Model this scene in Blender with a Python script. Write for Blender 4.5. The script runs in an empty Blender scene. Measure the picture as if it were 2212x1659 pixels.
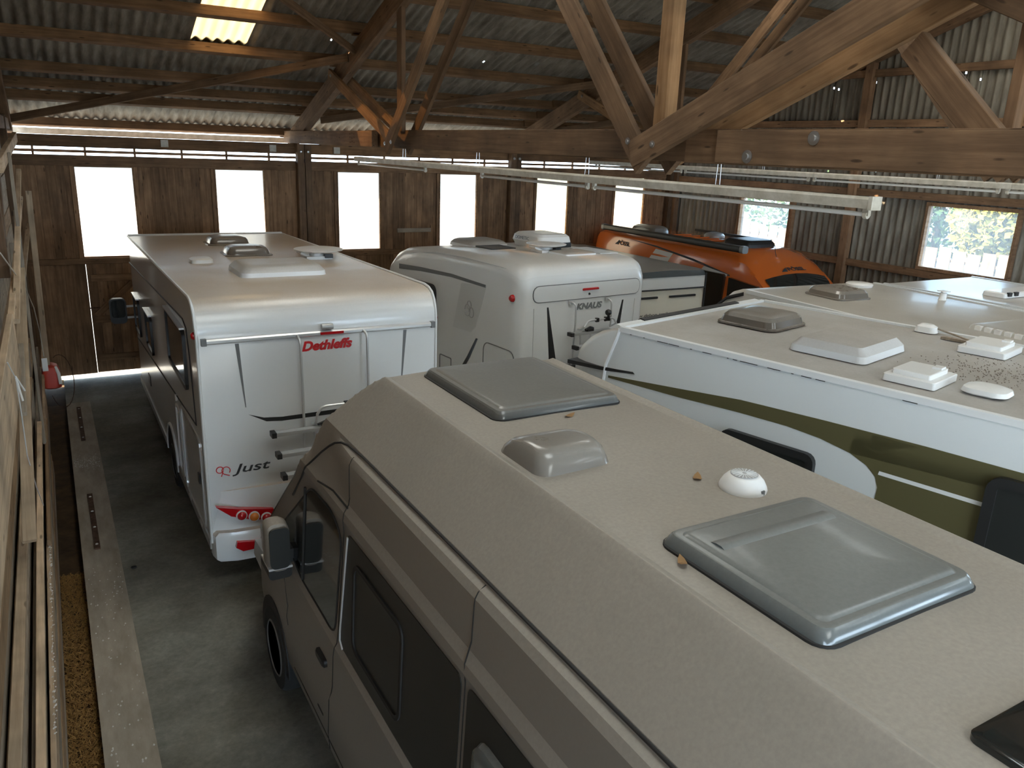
import bpy, bmesh, math, random
from mathutils import Matrix, Vector
random.seed(7)
rnd = random.Random(11)
SC = bpy.context.scene
COL = SC.collection
R = math.radians

# ------------------------------------------------------------------ camera
YAW, PIT, ROL, FPX = 0.532569, 0.288661, 0.038983, 1702.2
CAM_H = 4.2
fw = Vector((math.sin(YAW)*math.cos(PIT), math.cos(YAW)*math.cos(PIT), -math.sin(PIT)))
rt = Vector((math.cos(YAW), -math.sin(YAW), 0)); up = rt.cross(fw)
r2 = rt*math.cos(ROL)+up*math.sin(ROL); u2 = -rt*math.sin(ROL)+up*math.cos(ROL)
cd = bpy.data.cameras.new('camera'); cam = bpy.data.objects.new('camera', cd); COL.objects.link(cam)
cam.matrix_world = Matrix(((r2.x, u2.x, -fw.x, 0), (r2.y, u2.y, -fw.y, 0), (r2.z, u2.z, -fw.z, CAM_H), (0, 0, 0, 1)))
cd.sensor_width = 36; cd.lens = FPX/2212*36; cd.clip_start = .05; cd.clip_end = 400
SC.camera = cam
# ------------------------------------------------------------------ sky, sun, exposure
SC.view_settings.view_transform = 'Standard'
SC.view_settings.look = 'None'
SC.view_settings.gamma = 1
SC.view_settings.use_curve_mapping = False
SC.view_settings.exposure = 1.95
world = bpy.data.worlds.new('sky'); SC.world = world; world.use_nodes = True
wn = world.node_tree.nodes; bgn = wn['Background']
bgn.inputs[0].default_value = (.64, .82, 1.0, 1); bgn.inputs[1].default_value = 3.0
sl = bpy.data.lights.new('sun', 'SUN'); sl.energy = 9; sl.color = (1, .80, .56); sl.angle = R(.6)
sun = bpy.data.objects.new('sun', sl); COL.objects.link(sun)
sdir = Vector((.72, -.42, -.55)).normalized()     # the way the light travels
sun.rotation_euler = sdir.to_track_quat('-Z', 'Y').to_euler(); sun.location = (-10, 20, 14)

# ------------------------------------------------------------------ materials
def newmat(name):
    m = bpy.data.materials.new(name); m.use_nodes = True
    return m, m.node_tree.nodes, m.node_tree.links, m.node_tree.nodes['Principled BSDF']
def plain(name, col, rough=.5, metal=0, coat=0, spec=.5):
    m, n, l, b = newmat(name)
    b.inputs['Base Color'].default_value = (*col, 1); b.inputs['Roughness'].default_value = rough
    b.inputs['Metallic'].default_value = metal; b.inputs['Coat Weight'].default_value = coat
    b.inputs['Specular IOR Level'].default_value = spec
    return m
def ramp(n, stops):
    r = n.new('ShaderNodeValToRGB'); e = r.color_ramp.elements
    while len(e) < len(stops): e.new(.5)
    for k, (p, c) in enumerate(stops):
        e[k].position = p; e[k].color = (*c, 1)
    return r
def noise(n, l, vec, scale, detail=4, rough=.6):
    t = n.new('ShaderNodeTexNoise'); t.inputs['Scale'].default_value = scale
    t.inputs['Detail'].default_value = detail; t.inputs['Roughness'].default_value = rough
    if vec is not None: l.new(vec, t.inputs['Vector'])
    return t
def mixcol(n, l, fac, a, b, mode='MIX'):
    m = n.new('ShaderNodeMix'); m.data_type = 'RGBA'; m.blend_type = mode
    for sock, v in ((m.inputs[0], fac), (m.inputs[6], a), (m.inputs[7], b)):
        if isinstance(v, (int, float)): sock.default_value = v
        elif isinstance(v, tuple): sock.default_value = (*v, 1)
        else: l.new(v, sock)
    return m.outputs[2]
def wood(name, dark, light, rough=.75, knots=True):
    """grain runs along the object's own X axis"""
    m, n, l, b = newmat(name)
    tc = n.new('ShaderNodeTexCoord'); oi = n.new('ShaderNodeObjectInfo')
    mp = n.new('ShaderNodeMapping'); mp.inputs['Scale'].default_value = (1.2, 22, 22)
    ad = n.new('ShaderNodeVectorMath'); ad.operation = 'ADD'
    mul = n.new('ShaderNodeVectorMath'); mul.operation = 'SCALE'; mul.inputs['Scale'].default_value = 37
    cmb = n.new('ShaderNodeCombineXYZ')
    for k in range(3): l.new(oi.outputs['Random'], cmb.inputs[k])
    l.new(cmb.outputs[0], mul.inputs[0]); l.new(tc.outputs['Object'], ad.inputs[0]); l.new(mul.outputs[0], ad.inputs[1])
    l.new(ad.outputs[0], mp.inputs[0])
    g = noise(n, l, mp.outputs[0], 1.3, 6, .65)
    rp = ramp(n, [(.28, dark), (.72, light)]); l.new(g.outputs[0], rp.inputs[0])
    g2 = noise(n, l, ad.outputs[0], 2.2, 3, .6)
    rp2 = ramp(n, [(.3, (.62, .62, .62)), (.7, (1.15, 1.12, 1.08))]); l.new(g2.outputs[0], rp2.inputs[0])
    c = mixcol(n, l, 1.0, rp.outputs[0], rp2.outputs[0], 'MULTIPLY')
    hv = n.new('ShaderNodeMapRange'); hv.inputs[3].default_value = .72; hv.inputs[4].default_value = 1.25
    l.new(oi.outputs['Random'], hv.inputs[0])
    hs = n.new('ShaderNodeHueSaturation'); l.new(hv.outputs[0], hs.inputs['Value']); l.new(c, hs.inputs['Color'])
    c = hs.outputs[0]
    if knots:
        mk = n.new('ShaderNodeMapping'); mk.inputs['Scale'].default_value = (2.9, 12, 12); l.new(ad.outputs[0], mk.inputs[0])
        v = n.new('ShaderNodeTexVoronoi'); v.inputs['Scale'].default_value = 1.0; l.new(mk.outputs[0], v.inputs['Vector'])
        kr = ramp(n, [(.0, (1, 1, 1)), (.10, (.7, .7, .7)), (.14, (0, 0, 0))]); l.new(v.outputs['Distance'], kr.inputs[0])
        c = mixcol(n, l, kr.outputs[0], c, tuple(x*.35 for x in dark))
    l.new(c, b.inputs['Base Color']); b.inputs['Roughness'].default_value = rough
    b.inputs['Specular IOR Level'].default_value = .25
    bp = n.new('ShaderNodeBump'); bp.inputs['Strength'].default_value = .25; bp.inputs['Distance'].default_value = .004
    l.new(g.outputs[0], bp.inputs['Height']); l.new(bp.outputs[0], b.inputs['Normal'])
    return m
def grubby(name, c1, c2, scale, rough=.8, stretch=(1, 1, 1), spec=.3, detail=6, bump=.2):
    m, n, l, b = newmat(name)
    tc = n.new('ShaderNodeTexCoord'); ge = n.new('ShaderNodeNewGeometry')
    mp = n.new('ShaderNodeMapping'); mp.inputs['Scale'].default_value = stretch; l.new(ge.outputs['Position'], mp.inputs[0])
    a = noise(n, l, mp.outputs[0], scale, detail, .65)
    rp = ramp(n, [(.3, c1), (.7, c2)]); l.new(a.outputs[0], rp.inputs[0])
    l.new(rp.outputs[0], b.inputs['Base Color']); b.inputs['Roughness'].default_value = rough
    b.inputs['Specular IOR Level'].default_value = spec
    if bump:
        bp = n.new('ShaderNodeBump'); bp.inputs['Strength'].default_value = bump; bp.inputs['Distance'].default_value = .006
        l.new(a.outputs[0], bp.inputs['Height']); l.new(bp.outputs[0], b.inputs['Normal'])
    return m
def dusty(name, paint, dust, amount=.9, rough=.28, drough=.6, patch=.35, coat=.3, lo=.25, hi=.9):
    """painted panel with dust lying on the faces that look up"""
    m, n, l, b = newmat(name)
    ge = n.new('ShaderNodeNewGeometry'); sp = n.new('ShaderNodeSeparateXYZ'); l.new(ge.outputs['Normal'], sp.inputs[0])
    mr = n.new('ShaderNodeMapRange'); mr.inputs[1].default_value = lo; mr.inputs[2].default_value = hi
    mr.inputs[3].default_value = .06; mr.inputs[4].default_value = amount; l.new(sp.outputs[2], mr.inputs[0])
    tc = n.new('ShaderNodeTexCoord')
    a = noise(n, l, tc.outputs['Object'], 1.7, 8, .62)
    r1 = n.new('ShaderNodeMapRange'); r1.inputs[1].default_value = .3; r1.inputs[2].default_value = .7
    r1.inputs[3].default_value = 1-patch; r1.inputs[4].default_value = 1; l.new(a.outputs[0], r1.inputs[0])
    mu = n.new('ShaderNodeMath'); mu.operation = 'MULTIPLY'; l.new(mr.outputs[0], mu.inputs[0]); l.new(r1.outputs[0], mu.inputs[1])
    f = noise(n, l, tc.outputs['Object'], 60, 3, .6)
    dd = ramp(n, [(.3, tuple(x*.9 for x in dust)), (.7, tuple(min(1, x*1.06) for x in dust))]); l.new(f.outputs[0], dd.inputs[0])
    c = mixcol(n, l, mu.outputs[0], paint, dd.outputs[0]); l.new(c, b.inputs['Base Color'])
    rr = n.new('ShaderNodeMapRange'); rr.inputs[3].default_value = rough; rr.inputs[4].default_value = drough
    l.new(mu.outputs[0], rr.inputs[0]); l.new(rr.outputs[0], b.inputs['Roughness'])
    cw = n.new('ShaderNodeMapRange'); cw.inputs[3].default_value = coat; cw.inputs[4].default_value = 0
    l.new(mu.outputs[0], cw.inputs[0]); l.new(cw.outputs[0], b.inputs['Coat Weight']); b.inputs['Coat Roughness'].default_value = .08
    return m
def glassy(name, col, trans=.8, rough=.1):
    m, n, l, b = newmat(name)
    b.inputs['Base Color'].default_value = (*col, 1); b.inputs['Roughness'].default_value = rough
    b.inputs['Transmission Weight'].default_value = trans; b.inputs['IOR'].default_value = 1.15
    return m
def pane_mat(name, tint, gloss=.08, haze=.0):
    """thin clear pane: lets light straight through, with a reflection"""
    m, n, l, b = newmat(name); out = n['Material Output']; n.remove(b)
    t = n.new('ShaderNodeBsdfTransparent'); t.inputs[0].default_value = (*tint, 1)
    g = n.new('ShaderNodeBsdfGlossy'); g.inputs['Roughness'].default_value = .05
    mx = n.new('ShaderNodeMixShader'); mx.inputs[0].default_value = gloss
    l.new(t.outputs[0], mx.inputs[1]); l.new(g.outputs[0], mx.inputs[2])
    sh = mx.outputs[0]
    if haze:
        d = n.new('ShaderNodeBsdfTranslucent'); d.inputs[0].default_value = (.85, .88, .9, 1)
        m2 = n.new('ShaderNodeMixShader'); m2.inputs[0].default_value = haze
        l.new(sh, m2.inputs[1]); l.new(d.outputs[0], m2.inputs[2]); sh = m2.outputs[0]
    l.new(sh, out.inputs[0])
    return m
def sheeting(name, col, clear=.0, ctint=(1, 1, 1), diff=.35):
    """translucent sheet: daylight glows through it"""
    m, n, l, b = newmat(name); out = n['Material Output']; n.remove(b)
    ge = n.new('ShaderNodeNewGeometry')
    a = noise(n, l, ge.outputs['Position'], 1.6, 3, .5)
    rp = ramp(n, [(.3, tuple(x*.82 for x in col)), (.7, col)]); l.new(a.outputs[0], rp.inputs[0])
    t = n.new('ShaderNodeBsdfTranslucent'); d = n.new('ShaderNodeBsdfDiffuse')
    l.new(rp.outputs[0], t.inputs[0]); l.new(rp.outputs[0], d.inputs[0])
    mx = n.new('ShaderNodeMixShader'); mx.inputs[0].default_value = diff
    l.new(t.outputs[0], mx.inputs[1]); l.new(d.outputs[0], mx.inputs[2]); sh = mx.outputs[0]
    if clear:
        tr = n.new('ShaderNodeBsdfTransparent'); tr.inputs[0].default_value = (*ctint, 1)
        m2 = n.new('ShaderNodeMixShader'); m2.inputs[0].default_value = clear
        l.new(sh, m2.inputs[1]); l.new(tr.outputs[0], m2.inputs[2]); sh = m2.outputs[0]
    l.new(sh, out.inputs[0])
    return m
M = {}
M['wallwood'] = wood('wall_boards', (.165, .092, .048), (.35, .212, .12))
M['truss'] = wood('truss_timber', (.112, .066, .038), (.225, .143, .085))
M['truss_warm_lit'] = wood('warm_lit_timber', (.20, .11, .05), (.36, .22, .115))  # warmer copy of the truss timber, orange light put into its colour
M['purlin'] = wood('purlin_timber', (.13, .072, .036), (.27, .16, .085))
M['girt'] = wood('girt_timber', (.19, .11, .062), (.34, .21, .125))
M['lumber'] = wood('pale_lumber', (.40, .29, .19), (.66, .51, .36))
M['lumber_grey'] = wood('grey_lumber', (.27, .225, .175), (.46, .39, .31))
M['lumber_brown'] = wood('brown_lumber', (.24, .15, .08), (.45, .31, .19))
M['cement'] = grubby('fibre_cement', (.13, .112, .09), (.33, .305, .265), 2.6, .85, (3.5, .7, .7))
M['cement_wall'] = grubby('fibre_cement_gable', (.13, .112, .088), (.32, .29, .24), 2.2, .85, (.8, 3.2, .6))
M['floor'] = grubby('concrete', (.18, .173, .145), (.345, .335, .285), 1.3, .85, detail=9)
def concrete(name):
    m, n, l, b = newmat(name); ge = n.new('ShaderNodeNewGeometry')
    a = noise(n, l, ge.outputs['Position'], 1.1, 10, .68); c_ = noise(n, l, ge.outputs['Position'], .45, 5, .6); f = noise(n, l, ge.outputs['Position'], 22, 5, .7)
    r1 = ramp(n, [(.30, (.13, .125, .105)), (.52, (.25, .245, .215)), (.72, (.36, .35, .31))]); l.new(a.outputs[0], r1.inputs[0])
    r2 = ramp(n, [(.38, (.62, .58, .50)), (.60, (1.05, 1.05, 1.02))]); l.new(c_.outputs[0], r2.inputs[0])
    r3 = ramp(n, [(.3, (.8, .8, .8)), (.7, (1.12, 1.12, 1.12))]); l.new(f.outputs[0], r3.inputs[0])
    q = mixcol(n, l, 1.0, r1.outputs[0], r2.outputs[0], 'MULTIPLY'); q = mixcol(n, l, 1.0, q, r3.outputs[0], 'MULTIPLY')
    l.new(q, b.inputs['Base Color']); b.inputs['Roughness'].default_value = .85; b.inputs['Specular IOR Level'].default_value = .25
    bp = n.new('ShaderNodeBump'); bp.inputs['Strength'].default_value = .3; bp.inputs['Distance'].default_value = .006
    l.new(a.outputs[0], bp.inputs['Height']); l.new(bp.outputs[0], b.inputs['Normal'])
    return m
M['floor'] = concrete('concrete_floor')
M['kerb'] = grubby('dusty_kerb', (.28, .235, .18), (.45, .39, .315), 2.4, .9, (3, .8, 1), detail=8)
M['dirt'] = grubby('dark_dirt', (.035, .022, .012), (.10, .06, .03), 5, .95)
M['straw'] = grubby('straw_litter', (.16, .075, .02), (.42, .24, .08), 30, .9)
M['ground'] = grubby('yard', (.17, .165, .145), (.26, .25, .22), .5, .9)
M['curtain'] = sheeting('white_sheeting', (.52, .51, .47))
M['curtain_sunwarm'] = sheeting('sun_warm_sheeting', (.50, .43, .31))  # warmth of the sun put into the sheeting colour
M['skylight'] = sheeting('fibreglass_sheet', (.215, .135, .060), .05, (1, .66, .30), .12)
M['rooflight'] = sheeting('added_rooflight_sheet', (.80, .76, .68), 0, (1, 1, 1), .12)  # for unseen roof-lights added to brighten the vehicles from above
M['pane'] = pane_mat('window_glass', (.80, .86, .90), .06, .06)
M['white'] = dusty('white_gelcoat', (.80, .82, .82), (.50, .395, .29), .88, .22, .36, .2)
M['white2'] = dusty('white_body', (.80, .81, .80), (.45, .39, .32), .62, .25, .45, .3)
M['whiteO'] = dusty('white_body_dusty_roof', (.73, .76, .76), (.34, .30, .25), .95, .3, .62, .25)
M['beigeG'] = dusty('beige_dusty_roof', (.62, .60, .55), (.36, .325, .275), .9, .25, .42, .25)
M['cream'] = dusty('cream_body', (.70, .66, .55), (.38, .33, .27), .6, .3, .5)
M['vangrey'] = dusty('dusty_taupe_paint', (.215, .195, .168), (.375, .335, .282), .96, .34, .55, .25, .2, -.1, .75)
M['vent_taupe'] = dusty('taupe_plastic', (.20, .18, .155), (.31, .28, .24), .6, .2, .4, .4, .5)
M['hatch_smoke'] = dusty('smoked_acrylic', (.055, .065, .068), (.235, .22, .195), .85, .14, .42, .12, .5)
M['hatch_grey'] = dusty('grey_acrylic', (.10, .118, .12), (.215, .215, .20), .85, .12, .35, .10, .5)
M['smoke'] = dusty('smoke_dome', (.14, .12, .10), (.30, .265, .22), .8, .15, .4, .5, .5)
M['plastic_white'] = dusty('white_plastic', (.82, .81, .78), (.62, .57, .50), .35, .35, .5)
M['plastic_dust'] = dusty('dusty_white_plastic', (.80, .81, .81), (.34, .30, .25), .95, .4, .7, .2)
M['trim_white'] = plain('trim_white', (.74, .75, .74), .35)
M['alu'] = plain('aluminium', (.66, .67, .67), .35, .55)
M['alu_dull'] = plain('dull_aluminium', (.46, .46, .45), .45, .5)
M['black'] = plain('black_plastic', (.018, .018, .018), .45)
M['rubber'] = plain('black_rubber', (.022, .021, .020), .7)
M['glass_dark'] = plain('dark_tinted_glass', (.012, .016, .016), .08, 0, .6)
M['glass_dust'] = dusty('dusty_dark_glass', (.016, .018, .017), (.085, .078, .066), .9, .4, .6, .5, .0)
M['red'] = plain('red_lens', (.50, .008, .012), .18, 0, .6)
M['amber'] = plain('amber_lens', (.70, .20, .02), .18, 0, .6)
M['redtext'] = plain('red_lettering', (.62, .015, .02), .4)
M['darktext'] = plain('dark_lettering', (.03, .032, .035), .65)
M['greytext'] = plain('grey_lettering', (.20, .21, .215), .35)
M['stripe_grey'] = plain('grey_stripe', (.17, .175, .175), .35)
M['olive'] = plain('olive_decal', (.105, .092, .040), .45)
M['panel_grey'] = plain('silver_print', (.62, .625, .61), .35)
M['logo_grey'] = plain('pale_grey_print', (.40, .40, .39), .35)
M['orange'] = dusty('orange_metallic', (.62, .135, .018), (.50, .16, .06), .22, .2, .35, .3, .8)
M['tube_white'] = grubby('worn_white_enamel', (.40, .37, .30), (.66, .63, .56), 9, .5, bump=0)
M['steel'] = plain('steel', (.5, .5, .5), .35, .9)
M['rust'] = grubby('rusty_iron', (.045, .022, .012), (.13, .075, .05), 25, .85)
M['tyre'] = plain('tyre_rubber', (.02, .02, .02), .85)
M['rim'] = plain('wheel_rim', (.22, .22, .22), .4, .5)
M['redplastic'] = plain('red_plastic', (.55, .055, .03), .5)
M['string'] = plain('pale_string', (.55, .52, .44), .8)
M['leaf'] = plain('dry_leaf', (.30, .17, .07), .8)
M['chalk'] = grubby('white_flakes', (.5, .48, .44), (.75, .72, .68), 30, .9)
M['green'] = grubby('foliage', (.02, .045, .015), (.07, .11, .03), 6, .8)
M['yellow'] = grubby('autumn_foliage', (.18, .15, .02), (.38, .30, .05), 6, .8)
M['bark'] = grubby('bark', (.06, .045, .03), (.15, .11, .08), 9, .9)

# ------------------------------------------------------------------ mesh helpers
class MB:
    def __init__(s): s.v = []; s.f = []
    def add(s, v, f):
        o = len(s.v); s.v += [tuple(p) for p in v]; s.f += [tuple(i+o for i in q) for q in f]; return s
    def box(s, a, b):
        (x0, y0, z0), (x1, y1, z1) = a, b
        x0, x1 = sorted((x0, x1)); y0, y1 = sorted((y0, y1)); z0, z1 = sorted((z0, z1))
        return s.add([(x0,y0,z0),(x1,y0,z0),(x1,y1,z0),(x0,y1,z0),(x0,y0,z1),(x1,y0,z1),(x1,y1,z1),(x0,y1,z1)],
                     [(0,3,2,1),(4,5,6,7),(0,1,5,4),(1,2,6,5),(2,3,7,6),(3,0,4,7)])
    def loft(s, loops, cap0=True, cap1=True, closed=True):
        n = len(loops[0]); v = [p for lp in loops for p in lp]; f = []
        for k in range(len(loops)-1):
            for i in range(n if closed else n-1):
                j = (i+1) % n
                f.append((k*n+i, k*n+j, (k+1)*n+j, (k+1)*n+i))
        if cap0: f.append(tuple(range(n-1, -1, -1)))
        if cap1: f.append(tuple((len(loops)-1)*n+i for i in range(n)))
        return s.add(v, f)
    def tube(s, path, r, seg=8, caps=True):
        path = [Vector(p) for p in path]; loops = []
        t0 = (path[1]-path[0]).normalized()
        ref = Vector((0, 0, 1)) if abs(t0.z) < .9 else Vector((1, 0, 0))
        nrm = (ref - t0*ref.dot(t0)).normalized()
        for k, p in enumerate(path):
            if k == 0: t = path[1]-path[0]
            elif k == len(path)-1: t = path[k]-path[k-1]
            else: t = (path[k+1]-path[k]).normalized()+(path[k]-path[k-1]).normalized()
            t = t.normalized(); nrm = (nrm - t*nrm.dot(t)).normalized(); bn = t.cross(nrm)
            rr = r[k] if isinstance(r, (list, tuple)) else r
            loops.append([p+(nrm*math.cos(a)+bn*math.sin(a))*rr for a in (2*math.pi*i/seg for i in range(seg))])
        return s.loft(loops, caps, caps)
    def prism(s, poly, axis, a, b):
        """polygon of (u,w) pairs pushed from a to b along an axis; u,w are the two other axes in order"""
        def P(u, w, t):
            return (t, u, w) if axis == 'x' else ((u, t, w) if axis == 'y' else (u, w, t))
        n = len(poly)
        v = [P(u, w, a) for u, w in poly]+[P(u, w, b) for u, w in poly]
        f = [tuple(range(n-1, -1, -1)), tuple(range(n, 2*n))]+[(i, (i+1) % n, n+(i+1) % n, n+i) for i in range(n)]
        return s.add(v, f)
    def ring(s, outer, inner, axis, a, b):
        def P(u, w, t):
            return (t, u, w) if axis == 'x' else ((u, t, w) if axis == 'y' else (u, w, t))
        n = len(outer); v = []
        for t in (a, b):
            v += [P(u, w, t) for u, w in outer]; v += [P(u, w, t) for u, w in inner]
        f = []
        for i in range(n):
            j = (i+1) % n
            f += [(i, n+i, n+j, j), (2*n+i, 2*n+j, 3*n+j, 3*n+i), (i, j, 2*n+j, 2*n+i), (n+i, 3*n+i, 3*n+j, n+j)]
        return s.add(v, f)
    def lathe(s, prof, c, axis='z', seg=24):
        loops = []
        for r_, h in prof:
            lp = []
            for i in range(seg):
                a = 2*math.pi*i/seg; u, w = r_*math.cos(a), r_*math.sin(a)
                lp.append((c[0]+u, c[1]+w, c[2]+h) if axis == 'z' else ((c[0]+h, c[1]+u, c[2]+w) if axis == 'x' else (c[0]+u, c[1]+h, c[2]+w)))
            loops.append(lp)
        return s.loft(loops)
    def build(s, name, mat, parent=None, smooth=None, local=None):
        me = bpy.data.meshes.new(name); me.from_pydata(s.v, [], s.f)
        bm = bmesh.new(); bm.from_mesh(me); bmesh.ops.remove_doubles(bm, verts=bm.verts, dist=1e-6)
        bmesh.ops.recalc_face_normals(bm, faces=bm.faces); bm.to_mesh(me); bm.free()
        if smooth is not None:
            me.shade_smooth(); me.set_sharp_from_angle(angle=R(smooth))
        me.materials.append(M[mat] if isinstance(mat, str) else mat)
        o = bpy.data.objects.new(name, me); COL.objects.link(o)
        if parent is not None: o.parent = parent
        if local is not None: o.matrix_basis = local
        return o
def rrect(x0, x1, y0, y1, r, n=4):
    r = max(min(r, (x1-x0)/2-1e-4, (y1-y0)/2-1e-4), 1e-4); p = []
    for cx, cy, a0 in ((x1-r, y1-r, 0), (x0+r, y1-r, 90), (x0+r, y0+r, 180), (x1-r, y0+r, 270)):
        for k in range(n+1):
            a = R(a0+90*k/n); p.append((cx+r*math.cos(a), cy+r*math.sin(a)))
    return p
def fillet(pts, r, n=4):
    out = []; N = len(pts)
    for i in range(N):
        p = Vector(pts[i]); a = Vector(pts[i-1])-p; b = Vector(pts[(i+1) % N])-p
        rr = min(r, a.length*.45, b.length*.45); p0 = p+a.normalized()*rr; p1 = p+b.normalized()*rr
        for k in range(n+1):
            t = k/n; q = p0*(1-t)**2+p*2*t*(1-t)+p1*t*t; out.append((q.x, q.y))
    return out
def dome(mb, x0, x1, y0, y1, z0, rings, r=.06, n=5):
    """stack of rounded rectangles: rings = (height, inset)"""
    rings = list(rings)+[(rings[-1][0], rings[-1][1]+.012)]
    return mb.loft([[(x, y, z0+h) for x, y in rrect(x0+i, x1-i, y0+i, y1-i, max(r-i*.3, .01), n)] for h, i in rings])
def tag(o, label=None, cat=None, group=None, kind=None):
    if label: o['label'] = label
    if cat: o['category'] = cat
    if group: o['group'] = group
    if kind: o['kind'] = kind
    return o
def empty(name, loc=(0, 0, 0), rz=0):
    e = bpy.data.objects.new(name, None); COL.objects.link(e); e.location = loc; e.rotation_euler = (0, 0, rz)
    e.empty_display_size = .2
    return e
BOXCACHE = {}
def unit_beam(L, w, h, mat, bev=.004):
    key = (round(L, 3), round(w, 3), round(h, 3), mat)
    if key in BOXCACHE: return BOXCACHE[key]
    mb = MB(); b = min(bev, w*.2, h*.2)
    ring = [(-w/2+b, -h/2), (w/2-b, -h/2), (w/2, -h/2+b), (w/2, h/2-b), (w/2-b, h/2), (-w/2+b, h/2), (-w/2, h/2-b), (-w/2, -h/2+b)]
    mb.loft([[(0, y, z) for y, z in ring], [(L, y, z) for y, z in ring]])
    me = bpy.data.meshes.new('beam'); me.from_pydata(mb.v, [], mb.f)
    bm = bmesh.new(); bm.from_mesh(me); bmesh.ops.recalc_face_normals(bm, faces=bm.faces); bm.to_mesh(me); bm.free()
    me.materials.append(M[mat]); BOXCACHE[key] = me
    return me
def beam(name, p0, p1, w, h, mat, parent=None, upv=(0, 0, 1), off=None):
    """timber from p0 to p1; w is its size across, h its size along upv; length along local X"""
    p0, p1 = Vector(p0), Vector(p1)
    if parent is not None and off is not False: q = Vector(parent.location); p0 = p0-q; p1 = p1-q
    d = p1-p0; L = d.length; d = d.normalized(); u = Vector(upv)
    if abs(d.dot(u)) > .98: u = Vector((0, 1, 0)) if abs(d.y) < .9 else Vector((1, 0, 0))
    y = u.cross(d).normalized(); z = d.cross(y).normalized()
    o = bpy.data.objects.new(name, unit_beam(L, w, h, mat)); COL.objects.link(o)
    if parent is not None: o.parent = parent
    o.matrix_basis = Matrix(((d.x, y.x, z.x, p0.x), (d.y, y.y, z.y, p0.y), (d.z, y.z, z.z, p0.z), (0, 0, 0, 1)))
    return o
def lettering(name, txt, size, mat, parent, origin, right, upv, shear=0, extr=.0012, weight=.0, align='LEFT', width=None, spacing=1.0):
    cu = bpy.data.curves.new(name, 'FONT'); cu.body = txt; cu.size = size; cu.shear = shear; cu.extrude = extr; cu.offset = weight
    cu.align_x = align; cu.space_character = spacing; cu.resolution_u = 4
    t = bpy.data.objects.new(name+'_src', cu); me = bpy.data.meshes.new_from_object(t); me.name = name
    bpy.data.objects.remove(t)
    if width:
        xs = [v.co.x for v in me.vertices]; k = width/(max(xs)-min(xs))
        for v in me.vertices: v.co.x *= k
    me.materials.clear(); me.materials.append(M[mat])
    o = bpy.data.objects.new(name, me); COL.objects.link(o); o.parent = parent
    r_, u_ = Vector(right).normalized(), Vector(upv).normalized(); n_ = r_.cross(u_)
    o.matrix_basis = Matrix(((r_.x, u_.x, n_.x, origin[0]), (r_.y, u_.y, n_.y, origin[1]), (r_.z, u_.z, n_.z, origin[2]), (0, 0, 0, 1)))
    return o

# ================================================================== THE BARN
XL, XR, YF, YN, YR, SL = -.5, 13.5, 15.5, -5.6, 5.0, .33
def RZ(y): return 4.42+SL*(15.6-abs(y-YR)-YR)        # underside of the purlins
CS = 1/math.hypot(1, SL)
st = lambda o: tag(o, kind='structure')

# ---- floor and ground
fl = st(MB().box((-.08, YN, -.2), (XR, YF+.06, 0)).build('floor', 'floor'))
fl['label'] = 'grey concrete floor slab of the barn'
st(MB().box((XL, YN, -.2), (-.08, YF+.06, -.10)).build('floor_trench', 'dirt'))
g = MB(); g.add([(-60, -60, -.21), (90, -60, -.21), (90, 90, -.21), (-60, 90, -.21)], [(0, 1, 2, 3)])
st(g.build('ground', 'ground'))
st(MB().box((-3, YF+.07, -.2), (18, 30, -.02)).build('floor_yard', 'ground'))
kerb = st(MB().box((-.08, 2.0, 0), (.26, 13.9, .035)).build('kerb_strip', 'kerb'))

# ---- back wall: vertical boards, six sheeted windows, a door
WIN = [(.45, 1.37), (2.70, 3.59), (4.98, 5.88), (7.18, 8.08), (9.56, 10.45), (11.76, 12.68)]
wb = st(empty('wall_back', (0, YF, 0)))
wb['label'] = 'dark brown vertical board wall with six white windows'
def boards(x0, x1, z0, z1, w=.13):
    n = max(1, round((x1-x0)/w)); bw = (x1-x0)/n
    for k in range(n):
        x = x0+(k+.5)*bw; y = YF+.012+rnd.uniform(-.005, .005)
        beam('plank', (x, y, z0), (x, y, z1), bw+.001, .024, 'wallwood', wb)
xs = [XL]+[v for w_ in WIN for v in w_]+[XR]
for k in range(0, len(xs), 2): boards(xs[k], xs[k+1], 2.11, 3.69)
boards(XL, .47, .07, 2.05, .15); boards(1.36, XR, .07, 2.05, .16)
beam('rail', (XL, YF-.02, 2.08), (XR, YF-.02, 2.08), .05, .10, 'wallwood', wb)
for k in range(3):
    a, b_ = XL+k*4.667, XL+(k+1)*4.667
    beam('header_board', (a, YF-.01, 3.757), (b_, YF-.01, 3.757), .03, .175, 'wallwood', wb)
    beam('wall_plate', (a, YF+.04, 4.065), (b_, YF+.04, 4.065), .12, .19, 'purlin', wb)
    beam('slot_bar', (a, YF+.05, 3.905), (b_, YF+.05, 3.905), .05, .045, 'wallwood', wb)
x = XL+.4
while x < XR:
    beam('slot_block', (x, YF+.05, 3.84), (x, YF+.05, 3.975), .035, .05, 'wallwood', wb); x += .76
beam('batten', (6.23, YF-.02, 2.515), (6.98, YF-.02, 2.515), .025, .085, 'lumber_grey', wb)
for x in (.42, 1.40, 2.66, 3.62, 4.94, 5.91, 7.14, 8.11, 9.53, 10.48, 11.73, 12.71):
    beam('stile', (x, YF-.012, 2.12), (x, YF-.012, 3.67), .055, .03, 'wallwood', wb)
for (x, z) in ((1.9, 4.08), (3.76, 4.06), (4.98, 4.06)):
    MB().box((x-.06, YF-.05-YF, z-.06), (x+.06, YF-.018-YF, z+.06)).build('junction_box', 'tube_white', wb)
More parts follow.
